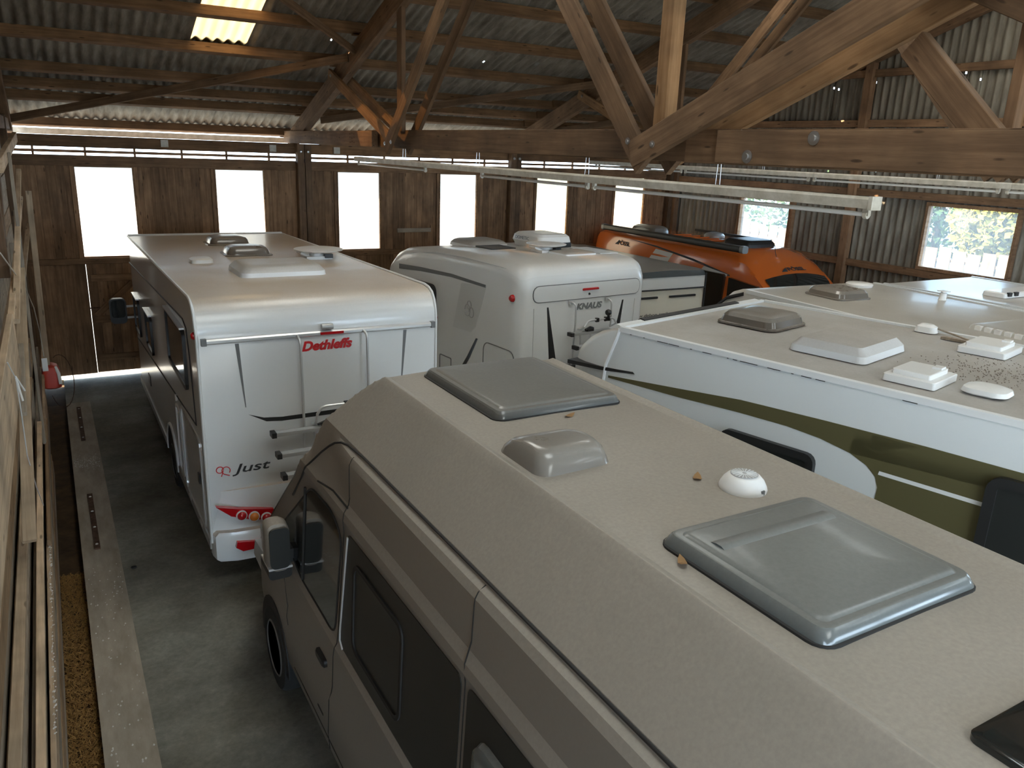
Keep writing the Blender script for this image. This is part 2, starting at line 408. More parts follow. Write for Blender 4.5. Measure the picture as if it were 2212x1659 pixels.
for k, (a, b_) in enumerate(WIN):
    w_ = st(empty(f'window_{k+1}', ((a+b_)/2, YF, 2.13)))
    hw = (b_-a)/2
    MB().ring(rrect(-hw, hw, 0, 1.545, .001, 1), rrect(-hw+.022, hw-.022, .022, 1.523, .001, 1), 'y', -.01, .05).build('frame', 'wallwood', w_)
    c = MB(); nx, nz = 24, 18; ph = rnd.uniform(0, 6)
    vv = [(-hw+2*hw*i/nx, .055+.010*math.sin(9*i/nx+ph+2.5*j/nz)+.006*math.sin(21*i/nx-3*j/nz), 1.545*j/nz) for j in range(nz+1) for i in range(nx+1)]
    c.add(vv, [(j*(nx+1)+i, j*(nx+1)+i+1, (j+1)*(nx+1)+i+1, (j+1)*(nx+1)+i) for j in range(nz) for i in range(nx)])
    c.build('sheeting', 'curtain_sunwarm' if k > 3 else 'curtain', w_, 60)  # last two windows get the sun-warm colour
dr = st(empty('door_1', (.478, YF, .08)))
for k in range(6):
    x = .478+.0735+k*.147
    beam('plank', (x, YF+.012, .08), (x, YF+.012, 2.04), .148, .024, 'wallwood', dr)
for z in (.35, 1.05, 1.78): beam('ledge', (.53, YF-.015, z), (1.33, YF-.015, z), .03, .12, 'wallwood', dr)
beam('brace', (.55, YF-.015, 1.12), (1.2, YF-.015, 1.70), .028, .10, 'wallwood', dr, (0, 0, 1))
MB().box((.0, -.05, 1.16), (.03, -.03, 1.20)).tube([(-.03, -.04, 1.18), (.14, -.04, 1.18)], .012, 6).build('latch', 'rust', dr)
# posts carrying the trusses
for Xc in (4.315, 8.94):
    p = st(empty('post_trim', (Xc, YF-.1, 0)))
    beam('post', (Xc-.075, YF-.11, 0), (Xc-.075, YF-.11, 4.16), .13, .16, 'truss', p)
    beam('post', (Xc+.07, YF-.09, 0), (Xc+.07, YF-.09, 4.16), .12, .14, 'truss', p)
    for dx in (-.075, .06): MB().lathe([(.028, 0), (.028, -.012), (.012, -.02)], (dx, -.09, 4.02), 'y', 10).build('bolt', 'steel', p)
cp = st(empty('post_trim', (13.36, YF-.1, 0)))
beam('post', (13.38, YF-.1, 0), (13.38, YF-.1, 4.2), .16, .16, 'truss', cp)

# ---- corrugated sheets
CORR = {}
WAVE = .1475
def corr_mesh(w, L, mat, amp=.024, per=8, hole=None):
    key = (round(w, 3), round(L, 3), mat, hole)
    if key in CORR: return CORR[key]
    n = max(2, round(w/WAVE*per)); v = []
    for i in range(n+1):
        x = w*i/n; z = amp*math.sin(2*math.pi*x/WAVE)
        v += [(x, 0, z), (x, L, z)]
    f = [(2*i, 2*i+2, 2*i+3, 2*i+1) for i in range(n)]
    if hole:                                   # a small rust-through or lost nail
        i = min(n-1, max(0, int(hole[0]/w*n))); f.pop(i); o_ = len(v)
        for t in (hole[1]-.03, hole[1]+.03): v += [(v[2*i][0], t, v[2*i][2]), (v[2*i+2][0], t, v[2*i+2][2])]
        f += [(2*i, 2*i+2, o_+1, o_), (o_+2, o_+3, 2*i+3, 2*i+1)]
    me = bpy.data.meshes.new('corrugated_sheet'); me.from_pydata(v, [], f)
    me.shade_smooth(); me.materials.append(M[mat]); CORR[key] = me
    return me
ce = st(empty('ceiling', (0, YF, 4.5)))
ce['label'] = 'grey corrugated fibre cement roof lying on brown purlins'
rows = [16.35, 14.87, 12.75, 10.65, 8.5, 6.4, 5.0]
SW = .885
for r_ in range(len(rows)-1):
    ya, yb = rows[r_]+.06, rows[r_+1]-.06
    for c_ in range(17):
        x0 = -.755+c_*SW
        sky = r_ == 2 and c_ == 3; soft = r_ == 4 and c_ in (3, 4, 8, 9, 13)  # soft: out-of-view roof-lights added as top light for the vehicles
        wd = SW if c_ < 16 else .3
        hl = [(X_-x0, (ya-Y_)/CS) for X_, Y_ in ((10.44, 11.49), (12.22, 11.46), (3.92, 12.3), (6.58, 12.5), (7.51, 12.45), (6.63, 10.98)) if x0 < X_ < x0+SW and yb+.1 < Y_ < ya-.1]
        o = bpy.data.objects.new('skylight_or_added_sheet' if sky or soft else 'corrugated_sheet', corr_mesh(wd+.11, (ya-yb)/CS, 'skylight' if sky else 'rooflight' if soft else 'cement', hole=hl[0] if hl else None))
        COL.objects.link(o); o.parent = ce
        lift = .016*(r_ % 2)+.004*(c_ % 2)
        p = Vector((x0, ya, RZ(ya)+.165+lift))-Vector(ce.location)
        o.matrix_basis = Matrix(((1, 0, 0, p.x), (0, -CS, SL*CS, p.y), (0, SL*CS, CS, p.z), (0, 0, 0, 1)))
        if sky: o['label'] = 'glowing translucent skylight sheet'
# the slope behind the camera
nrow = [5.0, 2.9, .8, -1.3, -3.4, -6.4]
for r_ in range(5):
    cuts = [(-.755, 14.3, 'cement')] if r_ % 2 == 0 else [(-.755, 1.015, 'cement'), (1.015, 2.785, 'rooflight'), (2.785, 5.44, 'cement'), (5.44, 7.21, 'rooflight'), (7.21, 9.865, 'cement'), (9.865, 11.635, 'rooflight'), (11.635, 14.3, 'cement')]  # translucent bands added here, unseen, to light the vehicle roofs
    for (xa, xb, mt) in cuts:
        ya, yb = nrow[r_+1]-.06, nrow[r_]+.06
        o = bpy.data.objects.new('skylight_or_added_sheet' if mt == 'rooflight' else 'corrugated_sheet', corr_mesh(xb-xa, (yb-ya)/CS, mt, per=4)); COL.objects.link(o); o.parent = ce
        p = Vector((xa, ya, RZ(ya)+.165+.016*(r_ % 2)))-Vector(ce.location)
        o.matrix_basis = Matrix(((1, 0, 0, p.x), (0, CS, -SL*CS, p.y), (0, SL*CS, CS, p.z), (0, 0, 0, 1)))
MB().box((-.8-0, 5-.2-YF, RZ(5)+.2-4.5), (14.3, 5.2-YF, RZ(5)+.22-4.5)).build('ridge_cap', 'cement', ce)
segx = [(XL-.2, 4.35), (4.05, 9.15), (8.8, 14.0)]
for k, y in enumerate((16.0, 14.87, 14.38, 13.80, 12.75, 11.70, 10.65, 9.58, 8.5, 7.45, 6.4, 5.2)):
    for q, (a, b_) in enumerate(segx):
        dz = .0 ; dy = .05*(q % 2)
        beam('purlin', (a, y+dy, RZ(y+dy)+.068), (b_, y+dy, RZ(y+dy)+.068), .10, .135, 'purlin', ce, (0, SL*CS, CS))
for k in range(10):
    y = 3.8-k*1.07
    beam('purlin', (XL-.2, y, RZ(y)+.068), (14.0, y, RZ(y)+.068), .10, .135, 'purlin', ce, (0, -SL*CS, CS))
# pale fascia / gutter board seen through the eave gap
beam('eave_board', (XL-.2, 16.32, 4.21), (14.0, 16.32, 4.21), .03, .10, 'tube_white', ce)
# wind braces under the purlins
for a, b_ in (((-.35, 15.35, 4.38), (4.12, 12.15, 5.42)), ((4.45, 14.7, 4.58), (8.95, 12.1, 5.42)), ((2.55, 10.5, 5.98), (4.12, 11.9, 5.50)), ((9.1, 14.7, 4.55), (13.3, 12.2, 5.42)),
              ((7.4, 10.2, 6.02), (8.95, 11.7, 5.55))):
    beam('brace', a, b_, .035, .12, 'truss', ce, (0, SL, 1))

# ---- gable wall on the right
wr = st(empty('wall_right', (XR, 5, 0)))
wr['label'] = 'corrugated cement gable wall with timber girts and two windows'
GW = {7: (11.66, 13.10, 2.42, 3.38), 8: (7.10, 8.65, 2.46, 3.54)}
GHOLE = [(11.13, 5.59), (11.00, 5.56), (10.18, 5.65), (10.21, 5.74), (8.49, 5.72), (8.21, 5.60), (8.45, 5.55), (11.50, 4.02), (10.98, 4.03), (10.72, 4.08), (9.91, 4.07), (7.94, 4.78), (8.05, 4.80), (7.58, 5.57)]
def gable_sheet(y0, y1, z0, z1, per=8):
    n = max(2, round((y1-y0)/WAVE*per)); v = []
    for i in range(n+1):
        y = y0+(y1-y0)*i/n; x = .085+.024*math.sin(2*math.pi*y/WAVE)
        zt = max(z0+.01, min(z1, RZ(y)+.13)); v += [(x, y-5, z0), (x, y-5, zt)]
    if all(v[2*i+1][2]-v[2*i][2] < .02 for i in range(n+1)): return
    f = []
    for i in range(n):
        ya_, yb_ = y0+(y1-y0)*i/n, y0+(y1-y0)*(i+1)/n
        hz = sorted(z for (Y_, z) in GHOLE if ya_ <= Y_ < yb_ and z0+.05 < z < v[2*i+1][2]-.05)
        if not hz: f.append((2*i, 2*i+2, 2*i+3, 2*i+1)); continue
        lo = (2*i, 2*i+2)
        for z in hz:
            for zz in (z-.018, z+.018):
                o_ = len(v); v += [(v[2*i][0], v[2*i][1], zz), (v[2*i+2][0], v[2*i+2][1], zz)]
                if zz < z: f.append((lo[0], lo[1], o_+1, o_))
                else: lo = (o_, o_+1)
        f.append((lo[0], lo[1], 2*i+3, 2*i+1))
    mb = MB(); mb.add(v, f)
    mb.build('corrugated_sheet', 'cement_wall', wr, 180)
zr = [(0, 1.25), (1.2, 2.40), (2.36, 3.69), (3.65, 4.93), (4.88, 5.82), (5.77, 7.0), (6.95, 8.3)]
for r_, (z0, z1) in enumerate(zr):
    cols = [(6.3+.885*k, min(6.3+.885*(k+1), 15.62)) for k in range(11)]
    for (a, b_) in cols:
        if r_ == 2:
            parts = [(a, b_)]
            for (wa, wb_, wz0, wz1) in GW.values():
                nxt = []
                for (p, q) in parts:
                    if q <= wa or p >= wb_: nxt.append((p, q)); continue
                    if p < wa: nxt.append((p, wa))
                    if q > wb_: nxt.append((wb_, q))
                    gable_sheet(max(p, wa), min(q, wb_), z0, wz0); gable_sheet(max(p, wa), min(q, wb_), wz1, z1)
                parts = nxt
            for (p, q) in parts: gable_sheet(p, q, z0, z1)
        elif z0 < RZ(a)+.1 or z0 < RZ(b_)+.1: gable_sheet(a, b_, z0, z1)
for (a, b_) in ((-5.6, -3.1), (-1.6, .9), (2.4, 6.3)): gable_sheet(a, b_, 0, 9, 4)
for (a, b_) in ((-3.1, -1.6), (.9, 2.4)): gable_sheet(a, b_, 0, 2.45, 4); gable_sheet(a, b_, 3.55, 9, 4)
XG = XR-.02
for y in (15.3, 10.24, 5.0, -.2, -5.4):
    beam('post', (XG, y, 0), (XG, y, RZ(y)-.02), .16, .14, 'girt', wr, (1, 0, 0))
for z in (1.2, 2.34, 3.68, 4.92, 5.80, 6.9):
    e = 15.6-(z-4.42)/SL if z > 4.42 else 15.5
    for (a, b_) in ((5.07, 10.17), (10.31, 15.22)):
        b2 = min(b_, e)
        if b2 > a+.1: beam('girt', (XR+.02, a, z), (XR+.02, b2, z), .08, .13, 'girt', wr)
    if z < 4.5: beam('girt', (XR+.02, -5.4, z), (XR+.02, 4.93, z), .08, .13, 'girt', wr)
beam('gable_rafter', (XG-.02, 15.9, RZ(15.9)-.12), (XG-.02, 5.0, RZ(5)-.12), .12, .22, 'girt', wr)
beam('gable_rafter', (XG-.02, -5.9, RZ(-5.9)-.12), (XG-.02, 5.0, RZ(5)-.12), .12, .22, 'girt', wr)
for n_, (a, b_, z0, z1) in GW.items():
    w_ = st(empty(f'window_{n_}', (XR, (a+b_)/2, z0))); h2 = (b_-a)/2; hh = z1-z0
    MB().ring(rrect(-h2-.04, h2+.04, -.05, hh+.05, .001, 1), rrect(-h2+.01, h2-.01, .01, hh-.01, .001, 1), 'x', -.03, .11).build('frame', 'girt', w_)
    MB().box((.045, -h2, 0), (.051, h2, hh)).build('pane', 'pane', w_)
    if n_ == 7: MB().box((.02, -h2+.02, 0), (.06, -h2+.10, hh)).build('casement_stile', 'girt', w_)

# ---- walls outside the picture
wl = st(MB().box((XL-.08, .2, -.2), (XL, YF+.1, 8.2)).box((XL-.08, YN, 4.4), (XL, .2, 8.2)).box((XL-.08, -1.6, -.2), (XL, .2, 4.4)).build('wall_left', 'wallwood'))
bmx = bmesh.new(); bmx.from_mesh(wl.data)
for sgn, y in ((1, 1), (-1, -1)):
    bmesh.ops.bisect_plane(bmx, geom=bmx.verts[:]+bmx.edges[:]+bmx.faces[:], plane_co=(0, 15.6, 4.57) if y > 0 else (0, -5.6, 4.57),
                           plane_no=(0, SL*y, 1), clear_outer=True)
bmesh.ops.holes_fill(bmx, edges=bmx.edges[:]); bmx.to_mesh(wl.data); bmx.free()
wf = st(empty('wall_front', (0, YN, 0)))            # the open side of the barn: posts and a head beam
for x in (-.4, 4.2, 8.95, 13.4): beam('post', (x, YN, 0), (x, YN, 4.2), .18, .18, 'truss', wf)
beam('head_beam', (XL, YN, 4.28), (XR, YN, 4.28), .14, .22, 'truss', wf)

# ---- trusses
def truss(name, Xc, label, extra):
    t = tag(empty(name, (Xc, 10.25, 4.16)), label, 'roof truss')
    B = lambda nm, y0, z0, y1, z1, dx, w, h, mt='truss': beam(nm, (Xc+dx, y0, z0), (Xc+dx, y1, z1), w, h, mt, t)
    B('bottom_chord', 16.0, 4.275, 11.15, 4.275, -.05, .09, .22)
    B('bottom_chord', 11.6, 4.28, 4.3, 4.28, .06, .09, .235)
    B('bottom_chord', 4.6, 4.275, -5.5, 4.275, -.045, .09, .235)
    B('rafter', 15.85, RZ(15.85)-.16, 5.0, RZ(5)-.16, .0, .12, .29)
    B('rafter', -5.85, RZ(-5.85)-.16, 5.0, RZ(5)-.16, .0, .12, .29)
    for dx in (-.115, .115):
        B('web_strut', 12.95, 5.24, 10.3, 4.26, dx, .05, .15, 'truss_warm_lit')
        B('web_strut', 10.42, 4.14, 7.35, 6.98, dx*1.35, .055, .17)
        B('web_strut', 4.98, 4.12, 7.6, 6.98, dx*1.35, .055, .19)
        if not extra: B('web_strut', 4.98, 4.12, 2.4, 6.98, dx*1.35, .055, .19)
    B('post', 10.28, 4.38, 10.28, RZ(10.28)-.25, .0, .06, .16)
    beam('king_post', (Xc, 4.97, 4.38), (Xc, 4.97, RZ(5)-.2), .12, .13, 'truss_warm_lit', t)
    for (y, z, dx) in ((10.42, 4.22, -.18), (10.2, 4.24, -.18), (5.16, 4.30, -.19), (12.8, 5.2, -.145), (4.86, 4.28, -.19), (4.05, 4.36, -.10), (3.78, 4.31, -.10)):
        MB().lathe([(.026, 0), (.026, -.006), (.012, -.007), (.012, -.016)], (dx, y-10.25, z-4.16), 'x', 12).build('bolt', 'steel', t)
    if extra:
        for dx in (-.16, .20):
            B('brace', 5.12, 4.20, 1.0, 5.86, dx, .06, .21, 'truss' if dx < 0 else 'truss_warm_lit')  # rear plank: orange bounce light put into a warmer wood colour
        B('brace', 3.02, 5.27, 1.5, 4.55, .02, .07, .16)
        B('brace', 2.98, 4.84, 2.46, 4.34, .05, .07, .16)
        beam('post', (Xc+.16, 2.43, 4.38), (Xc+.16, 2.43, 5.4), .07, .06, 'girt', t)
        B('bottom_chord', 4.22, 4.275, -1.0, 4.275, -.125, .06, .215)
        for (y, z) in ((3.92, 4.215), (3.40, 4.335)):
            MB().lathe([(.042, 0), (.042, -.006), (.02, -.007), (.02, -.02)], (-.157, y-10.25, z-4.16), 'x', 16).build('bolt', 'steel', t)
        for k in range(9):
            MB().lathe([(.011, 0), (.009, -.004)], (-.098, 11.9+.09*(k % 3)-10.25, .06+.06*(k//3)+.01*(k % 2)), 'x', 8).build('nail', 'rust', t)
    return t
truss('roof_truss', 4.2, 'nearer weathered timber roof truss spanning from the second window post', True)
truss('roof_truss', 8.95, 'farther timber roof truss beyond the long lamp rows', False)

# ================================================================== VEHICLES
def section(y, hw, zb, zt, r, n=6, crown=.0):
    p = [(-hw, y, zb), (-hw, y, (zb+zt)/2)]
    for k in range(n+1):
        a = R(180-90*k/n); p.append((-hw+r+r*math.cos(a), y, zt-r+r*math.sin(a)))
    if crown: p.append((0, y, zt+crown))
    for k in range(n+1):
        a = R(90-90*k/n); p.append((hw-r+r*math.cos(a), y, zt-r+r*math.sin(a)))
    p += [(hw, y, (zb+zt)/2), (hw, y, zb)]
    return p
def boxbody(name, stations, mat, parent, smooth=32, n=6):
    mb = MB(); mb.loft([section(*s, n=n) if len(s) == 5 else section(*s[:5], n=n, crown=s[5]) for s in stations])
    return mb.build(name, mat, parent, smooth)
def wheel(parent, x, y, r=.34, side=-1, w=.2):
    t = MB().lathe([(r*.62, 0), (r*.93, .0), (r, .03), (r, w-.03), (r*.93, w), (r*.62, w)], (x if side > 0 else x-w, y, r), 'x', 28)
    wh = t.build('wheel', 'tyre', parent, 40)
    xo = x+side*w if side > 0 else x-w
    sgn = 1 if side > 0 else -1
    xo = x+(w if side > 0 else -w)
    rm = MB().lathe([(r*.66, 0), (r*.62, sgn*.008), (r*.55, -sgn*.03), (r*.10, -sgn*.035), (r*.1, -sgn*.01), (.001, -sgn*.008)], (xo, y, r), 'x', 28)
    for k in range(5):
        a = 2*math.pi*k/5+.3
        d = Vector((0, math.cos(a), math.sin(a))); q = Vector((0, -math.sin(a), math.cos(a)))
        c0, c1 = Vector((xo-sgn*.012, y, r))+d*r*.08, Vector((xo-sgn*.006, y, r))+d*r*.60
        rm.add([c0+q*.03, c0-q*.03, c1-q*.022, c1+q*.022, c0+q*.03-Vector((sgn*.03, 0, 0)), c0-q*.03-Vector((sgn*.03, 0, 0)), c1-q*.022-Vector((sgn*.03, 0, 0)), c1+q*.022-Vector((sgn*.03, 0, 0))],
               [(0, 1, 2, 3), (4, 7, 6, 5), (0, 4, 5, 1), (1, 5, 6, 2), (2, 6, 7, 3), (3, 7, 4, 0)])
    rm.build('rim', 'rim', wh, 30)
    return wh
def arch(parent, x, y, r, side, zb=.3):
    pts = [(y+r*math.cos(R(a)), max(zb, r*.86+r*math.sin(R(a)))) for a in range(-30, 211, 12)]
    return MB().prism(pts, 'x', x, x+side*.008).build('wheel_arch', 'rubber', parent)
def side_window(parent, x, y0, y1, z0, z1, side, fr='black', pn='glass_dark', r=.07, out=.03, border=.045):
    a, b_ = x, x+side*out
    w_ = MB().ring(rrect(y0, y1, z0, z1, r), rrect(y0+border, y1-border, z0+border, z1-border, max(r-border, .02)), 'x', a, b_).build('window', fr, parent, 30)
    MB().prism(rrect(y0+border*.8, y1-border*.8, z0+border*.8, z1-border*.8, max(r-border, .02)), 'x', a, a+side*out*.6).build('pane', pn, w_)
    return w_
def roof_dome(parent, name, x0, x1, y0, y1, z, rings, mat, r=.06, n=5):
    return dome(MB(), x0, x1, y0, y1, z, rings, r, n).build(name, mat, parent, 26)
def dish(parent, x, y, z, r=.3, tilt=0):
    d = MB().box((x-.17, y-.14, z), (x+.16, y+.14, z+.04)).build('satellite_dish', 'plastic_white', parent)
    MB().lathe([(.10, .03), (.09, .07), (.05, .085)], (x, y, z), 'z', 20).build('turntable', 'plastic_white', d, 35)
    MB().lathe([(r*.2, .075), (r*.7, .085), (r*.97, .105), (r, .115), (r*.98, .12), (r*.6, .105), (.01, .095)], (x+.03, y+.02, z), 'z', 36).build('reflector', 'plastic_white', d, 35)
    MB().tube([(x-.12, y-.06, z+.04), (x-.20, y-.02, z+.07), (x-.22, y+.1, z+.08)], .02, 6).build('mount', 'plastic_white', d)
    MB().box((x+.06, y-.17, z+.02), (x+.16, y-.10, z+.07)).build('receiver', 'black', d)
    return d
def bike_rack(v, hx, zt, rails, ny, arm_dx, hoop):
    """aluminium bicycle carrier on a rear wall; rails = (z, out, x0, x1)"""
    r_ = empty('bike_rack'); r_.parent = v
    for x in arm_dx:
        MB().tube([(x, -.035, zt), (x, -.07, zt-.005), (x+.01, -.095, zt-.03), (x+.015, -.10, zt-.07), (x+.02, -.10, rails[0][0]+.12), (x+.025, -.06, rails[-1][0]-.15)], .0135, 8).build('upright', 'alu', r_, 40)
        MB().box((x-.04, -.035, zt-.025), (x+.05, -.005, zt+.022)).build('bracket', 'alu', r_)
        MB().box((x-.022, -.10, rails[-1][0]-.17), (x+.07, -.0, rails[-1][0]-.13)).build('foot', 'black', r_)
    for (z, o, x0, x1) in rails:
        MB().loft([[(x, -o+dy, z+dz) for dy, dz in ((-.045, -.012), (.045, -.012), (.045, .022), (.03, .022), (.02, .0), (-.02, .0), (-.03, .022), (-.045, .022))] for x in (x0, x1)]).build('rail', 'alu_dull', r_)
        for xe in (x0, x1): MB().box((xe-.022, -o-.052, z-.02), (xe+.022, -o+.05, z+.03)).build('end_cap', 'black', r_)
        xm = (arm_dx[0]+arm_dx[-1])/2
        MB().box((xm-.16, -o-.03, z+.02), (xm-.05, -o+.03, z+.055)).tube([(xm-.2, -o-.02, z+.05), (xm-.1, -o, z+.075), (xm-.02, -o+.02, z+.05)], .014, 6).build('strap', 'black', r_)
    x0, x1, zl, zu, o = hoop
    MB().tube([(x0, -.05, zl), (x0, -o*.6, zl+.01), (x0, -o, zl+.06), (x0+.01, -o, zu-.07), (x0+.05, -o, zu-.015), (x0+.1, -o, zu), (x1-.1, -o, zu), (x1-.05, -o, zu-.015), (x1-.01, -o, zu-.07), (x1, -o, zl+.06), (x1, -o*.6, zl+.01), (x1, -.05, zl)], .0135, 8).build('hoop', 'alu', r_, 40)
    for k in (.38, .66):
        x = x0+(x1-x0)*k
        MB().box((x-.02, -o-.022, zu-.03), (x+.02, -o+.022, zu+.025)).build('clamp', 'black', r_)
        MB().tube([(x, -o, zu-.02), (x+.01, -o+.03, zl+.1)], .012, 6).build('holder_arm', 'alu', r_, 40)
    for x in (arm_dx[0]+.12, arm_dx[0]+.3):
        MB().tube([(x, -.10, rails[0][0]-.03), (x, -.16, rails[-1][0]-.28)], .012, 6).build('support', 'alu', r_, 40)
    return r_

# ---------------------------------------------------------------- white motorhome with red lettering (rear to the camera)
D = tag(empty('motorhome', (2.2, 7.33, 0)), 'white motorhome with red rear lettering and bike rack beside the concrete aisle', 'motorhome')
boxbody('body', [(0, 1.165, .42, 2.50, .02), (.012, 1.168, .40, 2.58, .02), (.05, 1.17, .38, 2.68, .02), (.11, 1.17, .36, 2.75, .02), (.19, 1.17, .35, 2.785, .02), (.30, 1.17, .35, 2.80, .02),
                 (6.0, 1.17, .35, 2.73, .02), (6.25, 1.17, .35, 2.70, .02), (6.45, 1.15, .35, 2.5, .02), (6.6, 1.12, .35, 2.25, .02)], 'white', D)
boxbody('cab', [(6.5, 1.0, .35, 2.22, .15), (6.75, .98, .35, 2.05, .15), (7.15, .96, .35, 1.5, .15), (7.3, .96, .35, 1.38, .12), (7.75, .92, .35, 1.15, .12), (7.85, .85, .4, .9, .1)], 'white2', D)
for s in (-1, 1):
    pr = [(s*1.172, 0.0, .45), (s*1.172, -.004, 2.48), (s*1.175, .012, 2.585), (s*1.175, .05, 2.685), (s*1.175, .11, 2.755), (s*1.175, .19, 2.79), (s*1.175, .30, 2.806), (s*1.175, 6.2, 2.71)]
    MB().tube(pr, .014, 6).build('edge_trim', 'trim_white', D, 40)
MB().box((-1.17, 6.17, 2.695), (1.17, 6.24, 2.735)).build('front_edge_trim', 'trim_white', D)
# lower rear skirt and bumper
sk = MB()
prof = [(-1.15, 0), (-1.0, -.05), (-.6, -.085), (0, -.10), (.6, -.085), (1.0, -.05), (1.15, 0)]
sk.loft([[(x, y+.03*(z > .9), z) for x, y in prof]+[(x, .05, z) for x, _ in reversed(prof)] for z in (.50, .60, .93, .97)])
sk.build('skirt', 'white', D, 30)
bp = MB(); prof2 = [(-1.17, .02), (-1.15, -.08), (-1.0, -.13), (-.5, -.16), (0, -.17), (.5, -.16), (1.0, -.13), (1.15, -.08), (1.17, .02)]
bp.loft([[(x*(1-i), y*(1-i*2), z) for x, y in prof2]+[(x*(1-i), .1, z) for x, _ in reversed(prof2)] for z, i in ((.27, .03), (.30, .0), (.54, .0), (.575, .03))])
bp.build('bumper', 'white', D, 40)
for s in (-1, 1):
    q = [(-1.13, .862), (-.9, .80), (-.60, .742), (-.55, .62), (-.82, .675), (-1.0, .745)]
    lp = MB().prism([(s*-x if s > 0 else x, z) for x, z in q], 'y', -.115, -.055).build('tail_light', 'red', D)
    for k, (x, m_) in enumerate(((-.905, 'red'), (-.79, 'amber'), (-.675, 'red'))):
        z = .738-.033*k
        MB().lathe([(.052, 0), (.052, -.02), (.045, -.024)], (s*-x if s > 0 else x, -.108, z), 'y', 20).build('lens_ring', 'trim_white', lp, 40)
        MB().lathe([(.043, 0), (.043, -.024), (.03, -.04), (.001, -.046)], (s*-x if s > 0 else x, -.112, z), 'y', 20).build('lens', m_, lp, 50)
    rf = MB().prism([(s*-x if s > 0 else x, z) for x, z in ((-.97, .49), (-.62, .44), (-.62, .395), (-.92, .385), (-.985, .435))], 'y', -.175, -.12).build('reflector', 'red', D)
    MB().lathe([(.03, 0), (.03, -.012)], (s*-.9 if s < 0 else .9, -.174, .437), 'y', 16).build('fog_lens', 'amber', rf)
# rail, camera, third brake light
MB().loft([[(x, y, z) for y, z in ((0, 2.415), (-.03, 2.415), (-.045, 2.43), (-.045, 2.452), (-.03, 2.465), (0, 2.468))] for x in (-1.12, 1.12)]).build('top_rail', 'alu', D)
for x in (-1.14, 1.10): MB().box((x, -.05, 2.41), (x+.045, 0, 2.472)).build('rail_end', 'stripe_grey', D)
MB().box((-.06, -.05, 2.43), (.17, -.046, 2.455)).build('brake_light', 'red', D)
MB().lathe([(.028, -.055), (.030, -.045), (.030, .045), (.028, .055)], (.01, -.04, 2.505), 'x', 14).box((-.03, -.035, 2.47), (.05, .0, 2.505)).build('reversing_camera', 'alu_dull', D, 40)
for s in (-1, 1):
    MB().prism([(s*.845, 2.40), (s*.81, 2.40), (s*.778, 1.78), (s*.786, 1.78)], 'y', -.003, .0).build('stripe', 'stripe_grey', D)
    MB().lathe([(.035, 0), (.035, s*.03), (.02, s*.045)], (s*1.165, .06, 2.49), 'x', 14).build('marker_lamp', 'red', D, 40)
MB().prism([(-.76, 1.705), (-.62, 1.655), (-.45, 1.64), (.75, 1.655), (.75, 1.605), (-.45, 1.60), (-.6, 1.615)], 'y', -.004, 0).build('swoosh', 'black', D)
lettering('lettering', 'Dethleffs', .128, 'redtext', D, (-.235, -.004, 2.275), (1, 0, .02), (0, 0, 1), .28, weight=.0055, width=.50)
lettering('lettering', 'Just', .125, 'darktext', D, (-.92, -.004, 1.135), (1, 0, 0), (0, 0, 1), .25, weight=.001, width=.36)
n90 = MB()
def arc(cx, cz, r, a0, a1, k=12): return [(cx+r*math.cos(R(a0+(a1-a0)*i/k)), -.004, cz+r*math.sin(R(a0+(a1-a0)*i/k))) for i in range(k+1)]
n90.tube(arc(-1.055, 1.19, .032, 0, 360, 16)+[(-1.03, -.004, 1.16), (-1.045, -.004, 1.12)], .0045, 5)
n90.tube(arc(-1.0, 1.175, .038, -40, 240, 14)+[(-.97, -.004, 1.12)], .0045, 5)
n90.build('anniversary_logo', 'redtext', D)
bike_rack(D, 1, 2.44, [(1.53, .17, -.58, .62), (1.365, .30, -.57, .62), (1.20, .43, -.56, .62)], 0, (-.285, .375), (-.17, .62, 1.55, 1.76, .20))
MB().tube([(-.10, -.16, .92), (-.10, -.36, .98), (-.09, -.40, 1.05), (-.085, -.40, 1.44), (-.06, -.40, 1.53), (.0, -.40, 1.57), (.46, -.40, 1.57), (.52, -.40, 1.53), (.545, -.40, 1.44), (.55, -.40, 1.05), (.55, -.16, .92)], .0135, 8).build('lower_hoop', 'alu', D, 40)
for z in (1.30, 1.12): MB().box((-.2, -.42, z), (.0, -.36, z+.02)).build('strap', 'black', D)
MB().box((-.2, -.30, 1.06), (-.02, -.1, 1.09)).build('rack_bracket', 'black', D)
# roof fittings
def rz(y): return 2.80-.07*max(0, y-.3)/5.7
smk = [(0, -.03), (.012, -.03), (.02, .0), (.07, .015), (.10, .04), (.115, .09), (.12, .16)]
roof_dome(D, 'roof_hatch', -.26, .28, 4.45, 4.95, rz(4.7), smk, 'smoke', .09)
roof_dome(D, 'roof_hatch', -.27, .27, 3.15, 3.62, rz(3.4), smk, 'smoke', .09)
roof_dome(D, 'roof_vent', -.80, -.54, 2.58, 2.86, rz(2.7), [(0, 0), (.04, .005), (.055, .03), (.06, .07)], 'plastic_white', .08)
bh = roof_dome(D, 'roof_hatch', -.50, .44, 1.28, 2.05, rz(1.6), [(0, 0), (.05, .01), (.10, .055), (.115, .09), (.12, .14)], 'plastic_dust', .10)
dish(D, .74, 2.72, rz(2.7), .31)
